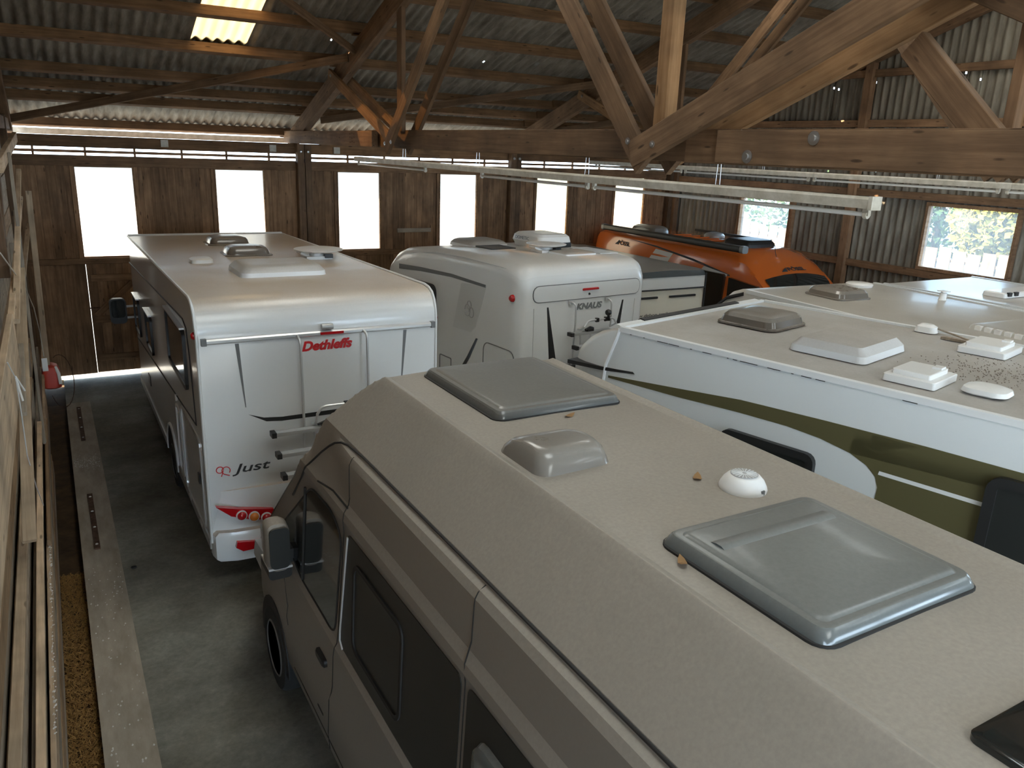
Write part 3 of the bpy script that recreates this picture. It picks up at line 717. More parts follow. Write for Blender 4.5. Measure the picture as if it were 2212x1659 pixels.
# left side: windows, outline, garage door, mirror
side_window(D, -1.17, .74, 2.05, 1.77, 2.40, -1, 'black', r=.08)
side_window(D, -1.17, 3.80, 4.50, 1.38, 1.92, -1, 'black', r=.08)
side_window(D, -1.17, 5.38, 6.10, 1.28, 1.86, -1, 'black', r=.08)
MB().tube([(-1.172, 6.4, 2.28), (-1.172, .80, 2.50), (-1.172, .60, 2.44), (-1.172, .52, 2.2), (-1.172, .42, 1.52), (-1.172, 6.2, 1.12)], .009, 5).build('side_line', 'darktext', D)
for (a, b_, z) in ((.78, 2.01, 2.405), (3.84, 4.46, 1.925), (5.42, 6.06, 1.865)): MB().box((-1.215, a, z-.012), (-1.17, b_, z+.006)).build('drip_rail', 'alu', D)
gd = MB().ring(rrect(.30, 1.50, .42, 1.42, .09), rrect(.33, 1.47, .45, 1.39, .07), 'x', -1.182, -1.168).build('garage_door', 'alu', D)
for y in (.55, 1.25): MB().box((-1.19, y-.06, .40), (-1.17, y+.06, .44)).build('hinge', 'alu', gd)
MB().box((-1.19, .42, .9), (-1.175, .5, 1.0)).build('handle', 'black', gd)
lk = MB().ring(rrect(1.60, 1.95, .50, 1.30, .05), rrect(1.63, 1.92, .53, 1.27, .04), 'x', -1.182, -1.168).build('locker_door', 'trim_white', D)
MB().lathe([(.04, 0), (.04, -.02)], (-1.17, 1.8, 1.40), 'x', 12).build('filler_cap', 'trim_white', D)
MB().box((-1.18, 4.7, .72), (-1.17, 4.95, .86)).build('vent_grille', 'black', D)
MB().box((-1.185, .05, .36), (-1.165, 2.1, .46)).box((-1.185, 3.1, .36), (-1.165, 6.3, .46)).build('side_skirt', 'alu_dull', D)
for s in (-1, 1):
    arch(D, s*1.171, 2.6, .43, s); wheel(D, s*.975, 2.6, .34, s); wheel(D, s*.82, 7.05, .33, s)
    MB().tube([(s*1.175, 2.6+.45*math.cos(R(a)), .36+.45*math.sin(R(a))) for a in range(0, 181, 15)], .02, 6).build('arch_trim', 'trim_white', D, 40)
    mr = MB().loft([[(s*(1.30+u), 6.42+dy, 1.52+w) for u, w in rrect(-.02, .22, -.20, .20, .07)] for dy in (-.06, .0, .06)]).build('door_mirror', 'black', D, 30)
    MB().prism([(s*(1.30+u), 1.52+w) for u, w in rrect(.0, .20, -.10, .18, .05)], 'y', 6.355, 6.36).build('mirror_glass', 'glass_dark', mr)
    for z in (1.58, 1.40): MB().tube([(s*1.0, 6.45, z), (s*1.30, 6.43, z)], .018, 6).build('arm', 'trim_white', mr)

# ---------------------------------------------------------------- motorhome with grey lettering and roof air conditioner
K = tag(empty('motorhome', (6.334, 8.80, 0), R(6)), 'white motorhome with grey rear lettering, dish and air conditioner on its roof', 'motorhome')
boxbody('body', [(0, 1.03, .42, 2.55, .22), (.015, 1.07, .40, 2.62, .24), (.05, 1.11, .38, 2.69, .24), (.12, 1.14, .36, 2.745, .22), (.22, 1.15, .35, 2.77, .20), (.5, 1.15, .35, 2.79, .18),
                 (1.8, 1.15, .35, 2.77, .17), (2.7, 1.15, .35, 2.71, .17), (3.2, 1.14, .35, 2.64, .18), (3.5, 1.12, .35, 2.55, .20), (3.75, 1.09, .35, 2.40, .22), (3.9, 1.05, .35, 2.22, .25)], 'white2', K)
boxbody('cab', [(3.6, 1.02, .35, 2.25, .2), (3.95, 1.0, .35, 2.1, .2), (4.35, .97, .35, 1.5, .15), (4.9, .95, .35, 1.3, .15), (5.3, .9, .35, 1.05, .12)], 'white2', K)
MB().prism([(3.95, 2.16), (4.38, 1.53), (4.34, 1.50), (3.62, 1.5), (3.62, 2.16)], 'x', -1.03, -1.0).build('cab_window', 'glass_dark', K)
lid = MB().ring(rrect(-.95, 1.0, 2.27, 2.50, .10), rrect(-.94, .99, 2.28, 2.49, .09), 'y', -.008, .006).build('rear_lid', 'stripe_grey', K)
MB().prism(rrect(-.94, .99, 2.28, 2.49, .09), 'y', -.012, .006).build('lid_panel', 'white2', lid)
MB().loft([[(x, -.014, z) for x, z in rrect(-.10, .20, 2.385, 2.42, .016)], [(x, -.03, z) for x, z in rrect(-.09, .19, 2.39, 2.415, .012)]]).build('brake_light', 'red', K)
MB().lathe([(.018, 0), (.012, -.015)], (.03, -.012, 2.335), 'y', 10).build('reversing_camera', 'black', K)
lettering('lettering', 'KNAUS', .115, 'greytext', K, (-.185, -.005, 2.128), (1, 0, 0), (0, 0, 1), .22, weight=.005, width=.47)
for s in (-1, 1):
    MB().prism([(s*.70, 2.20), (s*.675, 2.20), (s*.50, 1.45), (s*.62, 1.45)], 'y', -.004, 0).build('black_wedge', 'black', K)
    MB().tube([(s*.92, -.004, 2.2), (s*.90, -.004, 1.2)], .006, 5).build('panel_line', 'panel_grey', K)
    MB().lathe([(.05, 0), (.045, s*.03), (.03, s*.045)], (s*1.145, .17, 2.33), 'x', 16).build('marker_lamp', 'red', K, 40)
bike_rack(K, 1, 2.24, [(1.83, .17, -.40, .55), (1.67, .28, -.40, .55), (1.5, .38, -.4, .55)], 0, (-.29, .37), (-.17, .42, 1.86, 2.00, .18))
MB().lathe([(.035, -.03), (.045, 0), (.035, .03)], (.20, -.24, 2.10), 'x', 12).tube([(.2, -.24, 2.08), (.26, -.2, 1.98)], .02, 6).build('clamp_knob', 'black', K)
# left side print, flaps
MB().prism([(1.42, 2.345), (.78, 2.40), (1.02, 1.78), (1.14, 1.675), (1.63, 1.66)], 'x', -1.153, -1.15).build('side_print', 'panel_grey', K)
lgm = MB()
for (cy_, cz_, r_) in ((1.24, 1.98, .07), (1.14, 1.96, .06), (1.20, 2.06, .05)):
    lgm.tube([(-1.155, cy_+r_*math.cos(R(a)), cz_+r_*1.2*math.sin(R(a))) for a in range(0, 331, 22)], .007, 5)
lgm.build('emblem', 'logo_grey', K)
def stripe(parent, top, bot, x0, x1, mat, name='stripe'): return MB().prism(top+bot[::-1], 'x', x0, x1).build(name, mat, parent)
stripe(K, [(3.3, 2.37), (2.6, 2.41), (1.7, 2.435), (.80, 2.41)], [(3.3, 2.29), (2.6, 2.345), (1.7, 2.385), (.80, 2.37)], -1.154, -1.15, 'stripe_grey')
stripe(K, [(2.9, 2.60), (2.2, 2.69), (1.4, 2.715), (.35, 2.70)], [(2.9, 2.585), (2.2, 2.655), (1.4, 2.675), (.35, 2.695)], -1.128, -1.10, 'panel_grey')
MB().ring(rrect(.08, .82, 1.05, 1.62, .12), rrect(.092, .808, 1.062, 1.608, .11), 'x', -1.158, -1.15).build('garage_flap', 'stripe_grey', K)
MB().ring(rrect(1.66, 2.0, .75, 1.17, .03), rrect(1.675, 1.985, .765, 1.155, .02), 'x', -1.158, -1.15).build('service_flap', 'stripe_grey', K)
side_window(K, -1.15, 2.12, 2.9, 1.60, 2.2, -1, 'black', r=.12, out=.15)
for s in (-1, 1):
    arch(K, s*1.151, 1.9, .42, s); wheel(K, s*.955, 1.9, .34, s); wheel(K, s*.8, 4.75, .33, s)
# roof: air conditioner, dish, hatches
ac = roof_dome(K, 'air_conditioner', .22, .88, 1.40, 2.15, 2.765, [(0, .03), (.05, .02), (.09, .0), (.17, .02), (.205, .06), (.215, .12)], 'plastic_white', .09)
MB().box((.50, 1.39, 2.78), (.84, 1.43, 2.85)).build('grille', 'black', ac)
lettering('lettering', 'DOMETIC', .07, 'greytext', ac, (.217, 2.02, 2.875), (0, -1, 0), (0, 0, 1), 0, width=.35)
roof_dome(K, 'roof_hatch', -.52, .22, 2.15, 2.85, 2.71, [(0, 0), (.05, .01), (.09, .05), (.11, .1), (.115, .16)], 'plastic_dust', .1)
roof_dome(K, 'solar_panel', -.55, -.1, 1.55, 2.0, 2.765, [(0, 0), (.02, 0), (.022, .01)], 'glass_dust', .02)
dish(K, .06, 1.05, 2.78, .30)
roof_dome(K, 'roof_hatch', .0, .58, .48, .95, 2.78, [(0, 0), (.03, .005), (.045, .03), (.05, .1)], 'plastic_dust', .05)
MB().box((.65, .5, 2.785), (1.0, 1.2, 2.80)).build('roof_mat', 'panel_grey', K)

# ---------------------------------------------------------------- box trailer
T = tag(empty('box_trailer', (8.70, 9.85, 0)), 'cream box trailer with dark glossy roof beside the orange van', 'trailer')
boxbody('box', [(0, .80, .45, 2.12, .05), (3.9, .80, .45, 2.12, .05)], 'cream', T)
boxbody('upper_band', [(-.01, .805, 2.08, 2.37, .12), (3.95, .805, 2.08, 2.37, .12)], 'panel_grey', T)
boxbody('roof', [(-.02, .78, 2.30, 2.39, .08, .02), (.05, .79, 2.30, 2.41, .09, .03), (3.4, .79, 2.30, 2.41, .09, .03), (3.9, .76, 2.28, 2.34, .05, .02)], 'hatch_smoke', T)
MB().tube([(-.81, -.03, 2.10), (.81, -.03, 2.10)], .012, 6).build('band_seal', 'black', T)
MB().tube([(.805, -.02, 2.34), (.815, -.02, .6)], .016, 6).build('corner_seal', 'black', T)
for (a, b_) in ((-.62, -.2), (.05, .62)):
    MB().prism(rrect(a, b_, 1.955, 1.99, .012), 'y', -.02, 0).build('vent_slot', 'black', T)
lettering('lettering', 'www.debon-trailers.com', .07, 'darktext', T, (-.72, -.004, 1.66), (1, 0, .02), (0, 0, 1), .15, width=1.1)
for s in (-1, 1): wheel(T, s*.62, 1.9, .31, s)
MB().tube([(0, 3.9, .5), (0, 4.9, .48)], .04, 6).build('drawbar', 'steel', T)
MB().box((-.6, .1, .40), (.6, 3.8, .46)).build('chassis', 'steel', T)

# ---------------------------------------------------------------- orange camper van, front towards the camera
P = tag(empty('camper_van', (11.93, 15.15, 0), math.pi), 'orange camper van with dark side awning parked in the back corner', 'van')
def taper_section(y, prof):
    return [(-x, y, z) for x, z in prof]+[(x, y, z) for x, z in reversed(prof)]
def loft_sections(name, secs, mat, parent, smooth=28):
    return MB().loft(secs).build(name, mat, parent, smooth)
PB = [(.95, .35), (1.02, .5), (1.03, 1.2), (1.0, 1.35), (.93, 2.2), (.90, 2.36), (.84, 2.47), (.72, 2.54), (.4, 2.57), (0, 2.58)]
def zcap(y, pts):
    if y <= pts[0][0]: return 99
    for (a, za), (b_, zb) in zip(pts, pts[1:]):
        if y <= b_: return za+(zb-za)*(y-a)/(b_-a)
    return pts[-1][1]
PF = [(4.35, 2.60), (4.5, 2.56), (4.75, 2.44), (5.0, 2.28), (5.25, 2.10), (5.75, 1.45), (5.95, 1.25), (6.15, 1.0), (6.2, .7)]
secs = []
for y in (0, .04, .12, .3, 1, 2, 3, 4, 4.35, 4.5, 4.62, 4.75, 4.88, 5.0, 5.12, 5.25, 5.4, 5.58, 5.75, 5.95, 6.08, 6.15, 6.2):
    zc = zcap(y, PF); k = 1 if y > .2 else (.93+.07*math.sqrt(min(1, y/.2)))
    if y > 5.9: k = 1-.35*((y-5.9)/.3)**2
    secs.append(taper_section(y, [(x*k, min(z*(1 if y > .2 else .985+.015*min(1, y/.2)), zc-.14*(x/1.03)**2*(zc < 90))) for x, z in PB]))
loft_sections('body', secs, 'orange', P)
def P_surf(y, t): # windshield surface
    return zcap(y, PF)
ws = MB(); rowsw = []
for y in (5.14, 5.25, 5.5, 5.74):
    rowsw.append([(x, y+.004, zcap(y, PF)-.14*(x/1.03)**2+.022) for x in (-.80, -.6, -.3, 0, .3, .6, .80)])
ws.loft(rowsw, False, False, False); ws.build('windshield', 'glass_dark', P, 60)
for s in (-1, 1):
    MB().prism([(4.45, 2.06), (5.16, 2.0), (5.62, 1.42), (4.45, 1.38)], 'x', s*1.01, s*.94).build('door_window', 'glass_dark', P)
    MB().prism(rrect(3.0, 4.32, 1.38, 2.10, .06), 'x', s*1.01, s*.945).build('side_window', 'glass_dark', P)
    wheel(P, s*.83, 5.2, .34, s); wheel(P, s*.83, 1.2, .34, s); arch(P, s*1.03, 5.2, .43, s, .35); arch(P, s*1.03, 1.2, .43, s, .35)
    MB().loft([[(s*(1.08+u), 5.35+dy, 1.55+w) for u, w in rrect(-.02, .2, -.19, .19, .06)] for dy in (-.05, .05)]).build('door_mirror', 'black', P, 30)
aw = MB().loft([[(.98+u, y, 2.60+w) for u, w in rrect(-.06, .075, -.055, .07, .04)] for y in (.45, 4.72)]).build('awning', 'glass_dust', P, 30)
for ya in (.42, 4.68): MB().loft([[(.98+u, y, 2.60+w) for u, w in rrect(-.065, .08, -.06, .075, .04)] for y in (ya, ya+.085)]).build('end_cap', 'stripe_grey', aw, 30)
roof_dome(P, 'roof_hatch', .15, .65, .95, 1.75, 2.56, [(0, 0), (.05, .0), (.12, .03), (.16, .1), (.17, .2)], 'smoke', .1)
roof_dome(P, 'roof_hatch', -.32, .42, 3.6, 4.3, 2.57, [(0, 0), (.06, .0), (.10, .02), (.13, .06), (.135, .12)], 'black', .08)
sp = MB().box((-.75, 1.6, 2.60), (-.68, 3.8, 2.65)).build('roof_rail', 'black', P)
roof_dome(P, 'aerial_dome', -.55, -.2, 2.35, 2.75, 2.575, [(0, 0), (.04, .0), (.08, .03), (.1, .1)], 'alu_dull', .12)
for k in range(5): MB().box((.45+.0, 2.0+k*.28, 2.565), (.62, 2.22+k*.28, 2.585)).build('roof_rib', 'redtext', P)
for k in range(5): MB().box((-.15, 2.0+k*.28, 2.575), (.40, 2.08+k*.28, 2.592)).build('roof_rib', 'orange', P)
MB().tube([(.1, 4.72, 2.42), (.1, 4.62, 2.70)], .006, 5).build('aerial', 'black', P)
nw = Vector((-.07, 0, .84)).normalized()
def side_pt(y, z, o=.006):   # on the flank seen from the camera (local +x)
    x = 1.0+(z-1.35)*(-.07/.85) if z < 2.2 else .93+(z-2.2)*(-.03/.16)
    return (x+o, y, z)
lettering('lettering', 'PÖSSL', .13, 'darktext', P, side_pt(.90, 2.26), (-.0, 1, 0), (-.07, 0, .84), 0, weight=.003, width=.42)
q = [side_pt(y, z) for y, z in ((.80, 2.26), (.93, 2.26), (.93, 2.36))]
MB().add(q+[(p[0]-.008, p[1], p[2]) for p in q], [(0, 1, 2), (5, 4, 3), (0, 3, 4, 1), (1, 4, 5, 2), (2, 5, 3, 0)]).build('logo_triangle', 'darktext', P)
def flank(name, pts, mat):
    q = [side_pt(y, z) for y, z in pts]; n = len(q)
    MB().add(q+[(p[0]-.008, p[1], p[2]) for p in q], [tuple(range(n)), tuple(range(2*n-1, n-1, -1))]+[(i, (i+1) % n, n+(i+1) % n, n+i) for i in range(n)]).build(name, mat, P)
flank('decal', [(1.3, 2.42), (2.2, 2.38), (3.4, 2.26), (4.4, 2.10), (4.4, 2.07), (3.4, 2.22), (2.2, 2.35)], 'darktext')
flank('decal', [(2.2, 2.32), (2.75, 2.29), (2.6, 2.05), (2.0, 2.05)], 'panel_grey')
flank('decal', [(3.7, 2.17), (4.35, 2.10), (4.30, 2.02), (3.62, 2.08)], 'panel_grey')
lettering('lettering', 'PÖSSL', .13, 'darktext', P, (.12, 5.07, zcap(5.07, PF)+.012), (-1, 0, 0), (0, -.78, .50), 0, weight=.003, width=.46)
tri = [(.30, 5.075, zcap(5.075, PF)+.012), (.15, 5.075, zcap(5.075, PF)+.012), (.15, 5.0, zcap(5.0, PF)+.012)]
MB().add(tri+[(a, b_, c-.01) for a, b_, c in tri], [(0, 1, 2), (5, 4, 3), (0, 3, 4, 1), (1, 4, 5, 2), (2, 5, 3, 0)]).build('logo_triangle', 'darktext', P)

# ---------------------------------------------------------------- motorhome with olive side stripe
O = tag(empty('motorhome', (6.565, -.47, 0), R(13.05)), 'white motorhome with olive stripe, right beside the dusty grey van', 'motorhome')
boxbody('body', [(0, 1.17, .40, 2.76, .02), (.06, 1.17, .36, 2.80, .02), (6.03, 1.17, .35, 2.79, .02), (6.12, 1.165, .35, 2.775, .03), (6.28, 1.15, .35, 2.72, .06), (6.43, 1.12, .35, 2.64, .09), (6.56, 1.07, .35, 2.545, .10), (6.65, 1.0, .5, 2.43, .10), (6.70, .92, .8, 2.30, .10), (6.70, .85, .9, 2.1, .1)], 'whiteO', O)
boxbody('cab', [(6.4, 1.0, .35, 2.2, .2), (6.75, .98, .35, 2.0, .2), (7.1, .97, .35, 1.5, .15), (7.4, .95, .35, 1.3, .15), (7.75, .9, .35, 1.0, .12)], 'whiteO', O)
for s in (-1, 1):
    MB().box((s*1.18, .05, 2.77), (s*1.13, 6.03, 2.812)).build('roof_edge_rail', 'trim_white', O)
for k in range(36):
    y = rnd.uniform(2.2, 5.9); L = rnd.uniform(.01, .09)
    MB().box((-1.183, y, 2.765), (-1.179, y+L, 2.770)).build('dirt_streak', 'black', O) if k < 22 else None
MB().box((-1.15, 6.02, 2.79), (1.15, 6.06, 2.812)).build('front_roof_rail', 'trim_white', O)
for (a, b_, z, m_, nm) in ((-1.13, -.80, .03, 'trim_white', 'corner_cap'), (-.80, .72, .05, 'rubber', 'front_seal'), (.72, 1.1, .03, 'trim_white', 'corner_cap')):
    MB().loft([[(x, 6.06+u, 2.795+w) for u, w in ((0, -.03), (0, z*.5), (.05, z*.7), (.13, -.03))] for x in (a, b_)]).build(nm, m_, O)
MB().tube([(-1.168, 6.035, 2.79), (-1.170, 6.06, 2.70), (-1.166, 6.11, 2.58), (-1.165, 6.16, 2.46), (-1.165, 6.19, 2.2)], .016, 6).build('cap_seal', 'trim_white', O)
MB().prism([(6.60, 2.405), (6.2, 2.425), (5.86, 2.455), (5.84, 2.44), (6.2, 2.395), (6.60, 2.37)], 'x', -1.176, -1.05).build('black_strip', 'black', O)
OX = -1.1735
stripe(O, [(6.12, 2.365), (5.4, 2.425), (4.84, 2.475), (4.2, 2.495), (3.52, 2.508), (0.02, 2.51)],
       [(6.12, 2.345), (5.4, 2.355), (4.84, 2.375), (4.45, 2.378), (4.2, 2.36), (3.98, 2.32)], OX, -1.17, 'olive')
arcp = [(3.98, 2.32), (3.86, 2.27), (3.79, 2.21), (3.765, 2.14), (3.77, 2.05), (3.82, 1.95), (3.92, 1.85), (4.1, 1.75), (4.4, 1.66)]
MB().prism([(3.98, 2.49), (.02, 2.51), (.02, 1.35), (4.4, 1.35)]+arcp[::-1], 'x', OX, -1.17).build('stripe', 'olive', O)
MB().prism([(3.77, 2.258), (3.0, 2.262), (3.0, 2.235), (3.775, 2.232)], 'x', OX-.0015, -1.17).build('pin_stripe', 'trim_white', O)
side_window(O, -1.172, 1.9, 3.14, 1.86, 2.46, -1, 'black', 'glass_dust', .09, .045, .06)
side_window(O, -1.172, 4.20, 4.95, 1.65, 2.235, -1, 'black', 'glass_dust', .07, .045, .055)
ro = 2.80
roof_dome(O, 'roof_hatch', -.20, .40, 5.18, 5.72, ro, [(0, -.02), (.015, -.02), (.02, 0), (.07, .015), (.10, .045), (.112, .09), (.118, .17)], 'smoke', .09)
roof_dome(O, 'roof_hatch', -.64, .14, 4.20, 4.80, ro, [(0, .0), (.05, .01), (.09, .045), (.105, .06), (.108, .12)], 'plastic_dust', .06)
def fridge_vent(x0, x1, y0, y1):
    f = roof_dome(O, 'roof_vent', x0, x1, y0, y1, ro, [(0, 0), (.045, .0), (.05, .006)], 'plastic_white', .02)
    roof_dome(f, 'cover', x0+.05, x1-.05, y0+.05, y1-.04, ro+.05, [(0, 0), (.03, .0), (.034, .006)], 'plastic_white', .015)
    MB().box((x1-.16, y0+.06, ro+.083), (x1-.08, y0+.12, ro+.098)).build('catch', 'plastic_white', f)
fridge_vent(-.91, -.49, 3.62, 3.96); fridge_vent(.47, .91, 3.60, 3.95)
roof_dome(O, 'roof_vent', -.80, -.54, 3.24, 3.52, ro, [(0, .02), (.012, .0), (.04, .01), (.055, .05), (.06, .1)], 'plastic_white', .08)
cx_ = roof_dome(O, 'cable_inlet', .98, 1.13, 4.30, 4.48, ro, [(0, 0), (.05, .01), (.07, .04)], 'plastic_white', .05)
MB().tube([(1.08, 4.33, ro+.04), (1.06, 4.15, ro+.012), (.92, 3.98, ro+.01), (.74, 3.86, ro+.06)], .008, 6).box((.85, 3.98, ro), (.90, 4.2, ro+.02)).build('cable', 'lumber_grey', cx_)
for s in (-1, 1):
    arch(O, s*1.171, 2.2, .42, s, .35); wheel(O, s*.975, 2.2, .34, s); wheel(O, s*.82, 7.0, .33, s)

# ---------------------------------------------------------------- motorhome with beige roof
G = tag(empty('motorhome', (8.19, .97, 0), R(-3)), 'beige-roofed motorhome with small white chimney, behind the olive striped one', 'motorhome')
boxbody('body', [(1.9, 1.15, .4, 2.60, .05), (1.98, 1.15, .36, 2.65, .05), (5.85, 1.15, .35, 2.65, .05), (6.0, 1.14, .35, 2.64, .07), (6.2, 1.11, .35, 2.58, .12), (6.4, 1.04, .35, 2.47, .15), (6.55, .96, .5, 2.3, .15), (6.6, .9, .8, 2.1, .15)], 'beigeG', G)
boxbody('cab', [(6.3, .98, .35, 2.1, .2), (6.65, .96, .35, 1.95, .2), (6.95, .95, .35, 1.5, .15), (7.2, .93, .35, 1.25, .15)], 'beigeG', G)
for s in (-1, 1):
    MB().box((s*1.158, 1.95, 2.615), (s*1.11, 5.85, 2.662)).build('roof_edge_rail', 'trim_white', G)
    wheel(G, s*.95, 2.9, .34, s); wheel(G, s*.8, 6.6, .33, s)
MB().tube([(-1.15, 5.9, 2.60), (-1.13, 6.2, 2.50), (-1.08, 6.42, 2.36), (-1.0, 6.52, 2.1)], .022, 6).build('cap_seal', 'rubber', G)
gz = 2.65
roof_dome(G, 'roof_hatch', -.55, -.02, 4.95, 5.50, gz, [(0, -.02), (.015, -.02), (.02, 0), (.07, .015), (.10, .045), (.112, .09), (.118, .17)], 'smoke', .09)
MB().lathe([(.16, 0), (.17, .03), (.15, .045), (.04, .05)], (.68, 5.72, gz), 'z', 24).build('dish_plate', 'plastic_white', G, 40)
MB().lathe([(.05, 0), (.042, .02), (.042, .085), (.03, .09), (.03, .10), (.075, .105), (.07, .115), (.01, .118)], (.86, 4.65, gz), 'z', 20).build('chimney', 'plastic_white', G, 40)
rh = roof_dome(G, 'roof_hatch', -.45, .45, 2.75, 3.45, gz, [(0, 0), (.03, .01), (.045, .03), (.05, .08)], 'beigeG', .04)
for k in range(9): MB().box((-.43+k*.10, 2.73, gz), (-.37+k*.10, 2.78, gz+.045)).build('rib', 'plastic_white', rh)
for k in range(6): MB().box((-.47, 2.80+k*.10, gz), (-.42, 2.86+k*.10, gz+.045)).build('rib', 'plastic_white', rh)

# ---------------------------------------------------------------- white caravan against the gable windows
F = tag(empty('caravan', (10.98, 1.4, 0)), 'white caravan roof beside the gable wall under the large window', 'caravan')
boxbody('body', [(0, 1.0, .5, 2.4, .05), (.1, 1.05, .45, 2.60, .05), (5.4, 1.05, .45, 2.62, .05), (5.52, 1.04, .45, 2.59, .05), (5.8, 1.02, .5, 2.2, .05), (6.0, 1.0, .6, 1.6, .05)], 'white2', F)
for s in (-1, 1):
    MB().box((s*1.058, .1, 2.585), (s*1.02, 5.42, 2.63)).build('roof_edge_rail', 'trim_white', F)
    wheel(F, s*.9, 2.8, .32, s)
vt = roof_dome(F, 'roof_vent', -.55, .55, 4.05, 4.35, 2.62, [(0, 0), (.05, .01), (.065, .03)], 'plastic_white', .03)
for x in (-.48, -.33, -.05, .2, .45): MB().box((x, 4.035, 2.64), (x+.07, 4.07, 2.69)).build('grille', 'black', vt)
MB().tube([(0, 6.0, .55), (0, 7.1, .45)], .05, 6).build('drawbar', 'steel', F)

# ---------------------------------------------------------------- dusty grey camper van in the foreground
V = tag(empty('camper_van', (2.25, 0, 0)), 'dusty taupe high-roof camper van filling the foreground', 'van')
VB = [(.97, .30), (1.04, .42), (1.055, .55), (1.055, .86), (1.035, .92), (1.04, 1.20), (1.035, 1.27), (1.015, 1.31), (.982, 2.12), (.992, 2.15), (.988, 2.20), (.962, 2.25), (.950, 2.42), (.945, 2.48), (.925, 2.515), (.895, 2.53), (.888, 2.555)]+[(.888-.279*k/9, 2.555+.304*k/9) for k in range(1, 9)]+[(.609, 2.859), (.603, 2.8625), (.597, 2.863), (.558, 2.846), (.3, 2.852), (0, 2.855)]
VF = [(4.30, 2.90), (4.38, 2.86), (4.47, 2.79), (4.58, 2.68), (4.71, 2.51), (4.85, 2.33), (5.0, 2.17), (5.3, 1.93), (5.85, 1.47), (6.0, 1.37), (6.3, 1.22), (6.5, 1.06), (6.6, .85), (6.65, .5)]
def vcap(y):
    if y < 4.19: return 99
    return sum(min(2.89, zcap(y+d*.02, VF)) for d in range(-5, 6))/11
def vfade(y, x, z):            # the gutter ledge runs out towards the windscreen pillar
    t = min(1, max(0, (y-4.0)/.4))
    return x+(.888+(2.555-z)*.2426-x)*t if 2.25 < z < 2.56 else x
def v_sec(y):
    zc = vcap(y); k = 1.0
    if y > 5.7: k = 1-.16*((y-5.7)/.95)**2-.12*max(0, (y-6.4)/.25)**2
    if y < .25: k = .965+.035*math.sqrt(y/.25)
    pr = []
    for x, z in VB:
        x = vfade(y, x, z)
        if zc < 90: z = min(z, zc-.16*(x/1.05)**2*min(1, max(0, (y-4.20)/.35)))
        pr.append((x*k, z*(1 if y > .1 else .99+.01*y/.1)))
    return taper_section(y, pr)
ys = [0, .03, .1, .25, 1, 1.6, 2.2, 2.8, 3.4, 4.0, 4.18]+[4.18+.018*i for i in range(1, 50)]+[5.15, 5.3, 5.45, 5.6, 5.72, 5.85, 5.93, 6.0, 6.1, 6.2, 6.3, 6.4, 6.5, 6.56, 6.6, 6.63, 6.65]
loft_sections('body', [v_sec(y) for y in ys], 'vangrey', V, 21)
def vx(z):
    for (xa, za), (xb, zb) in zip(VB, VB[1:]):
        if za <= z <= zb: return xa+(xb-xa)*(z-za)/max(zb-za, 1e-6)
    return .3
def vplate(name, pts, mat, s=-1, off=.004, parent=None, smooth=None):
    n = len(pts); a = [(s*(vx(z)+off), y, z) for y, z in pts]; b_ = [(s*(vx(z)-.02), y, z) for y, z in pts]
    return MB().add(a+b_, [tuple(range(n)), tuple(range(2*n-1, n-1, -1))]+[(i, (i+1) % n, n+(i+1) % n, n+i) for i in range(n)]).build(name, mat, parent or V, smooth)
def vline(name, pts, r, mat, s=-1, off=.0, parent=None, seg=5):
    d = []
    for (ya, za), (yb, zb) in zip(pts, pts[1:]):
        m = 10 if abs(zb-za) > .05 else 1
        d += [(ya+(yb-ya)*k/m, za+(zb-za)*k/m) for k in range(m)]
    d.append(pts[-1])
    return MB().tube([(s*(vx(z)+off), y, z) for y, z in d], r, seg).build(name, mat, parent or V, 60)
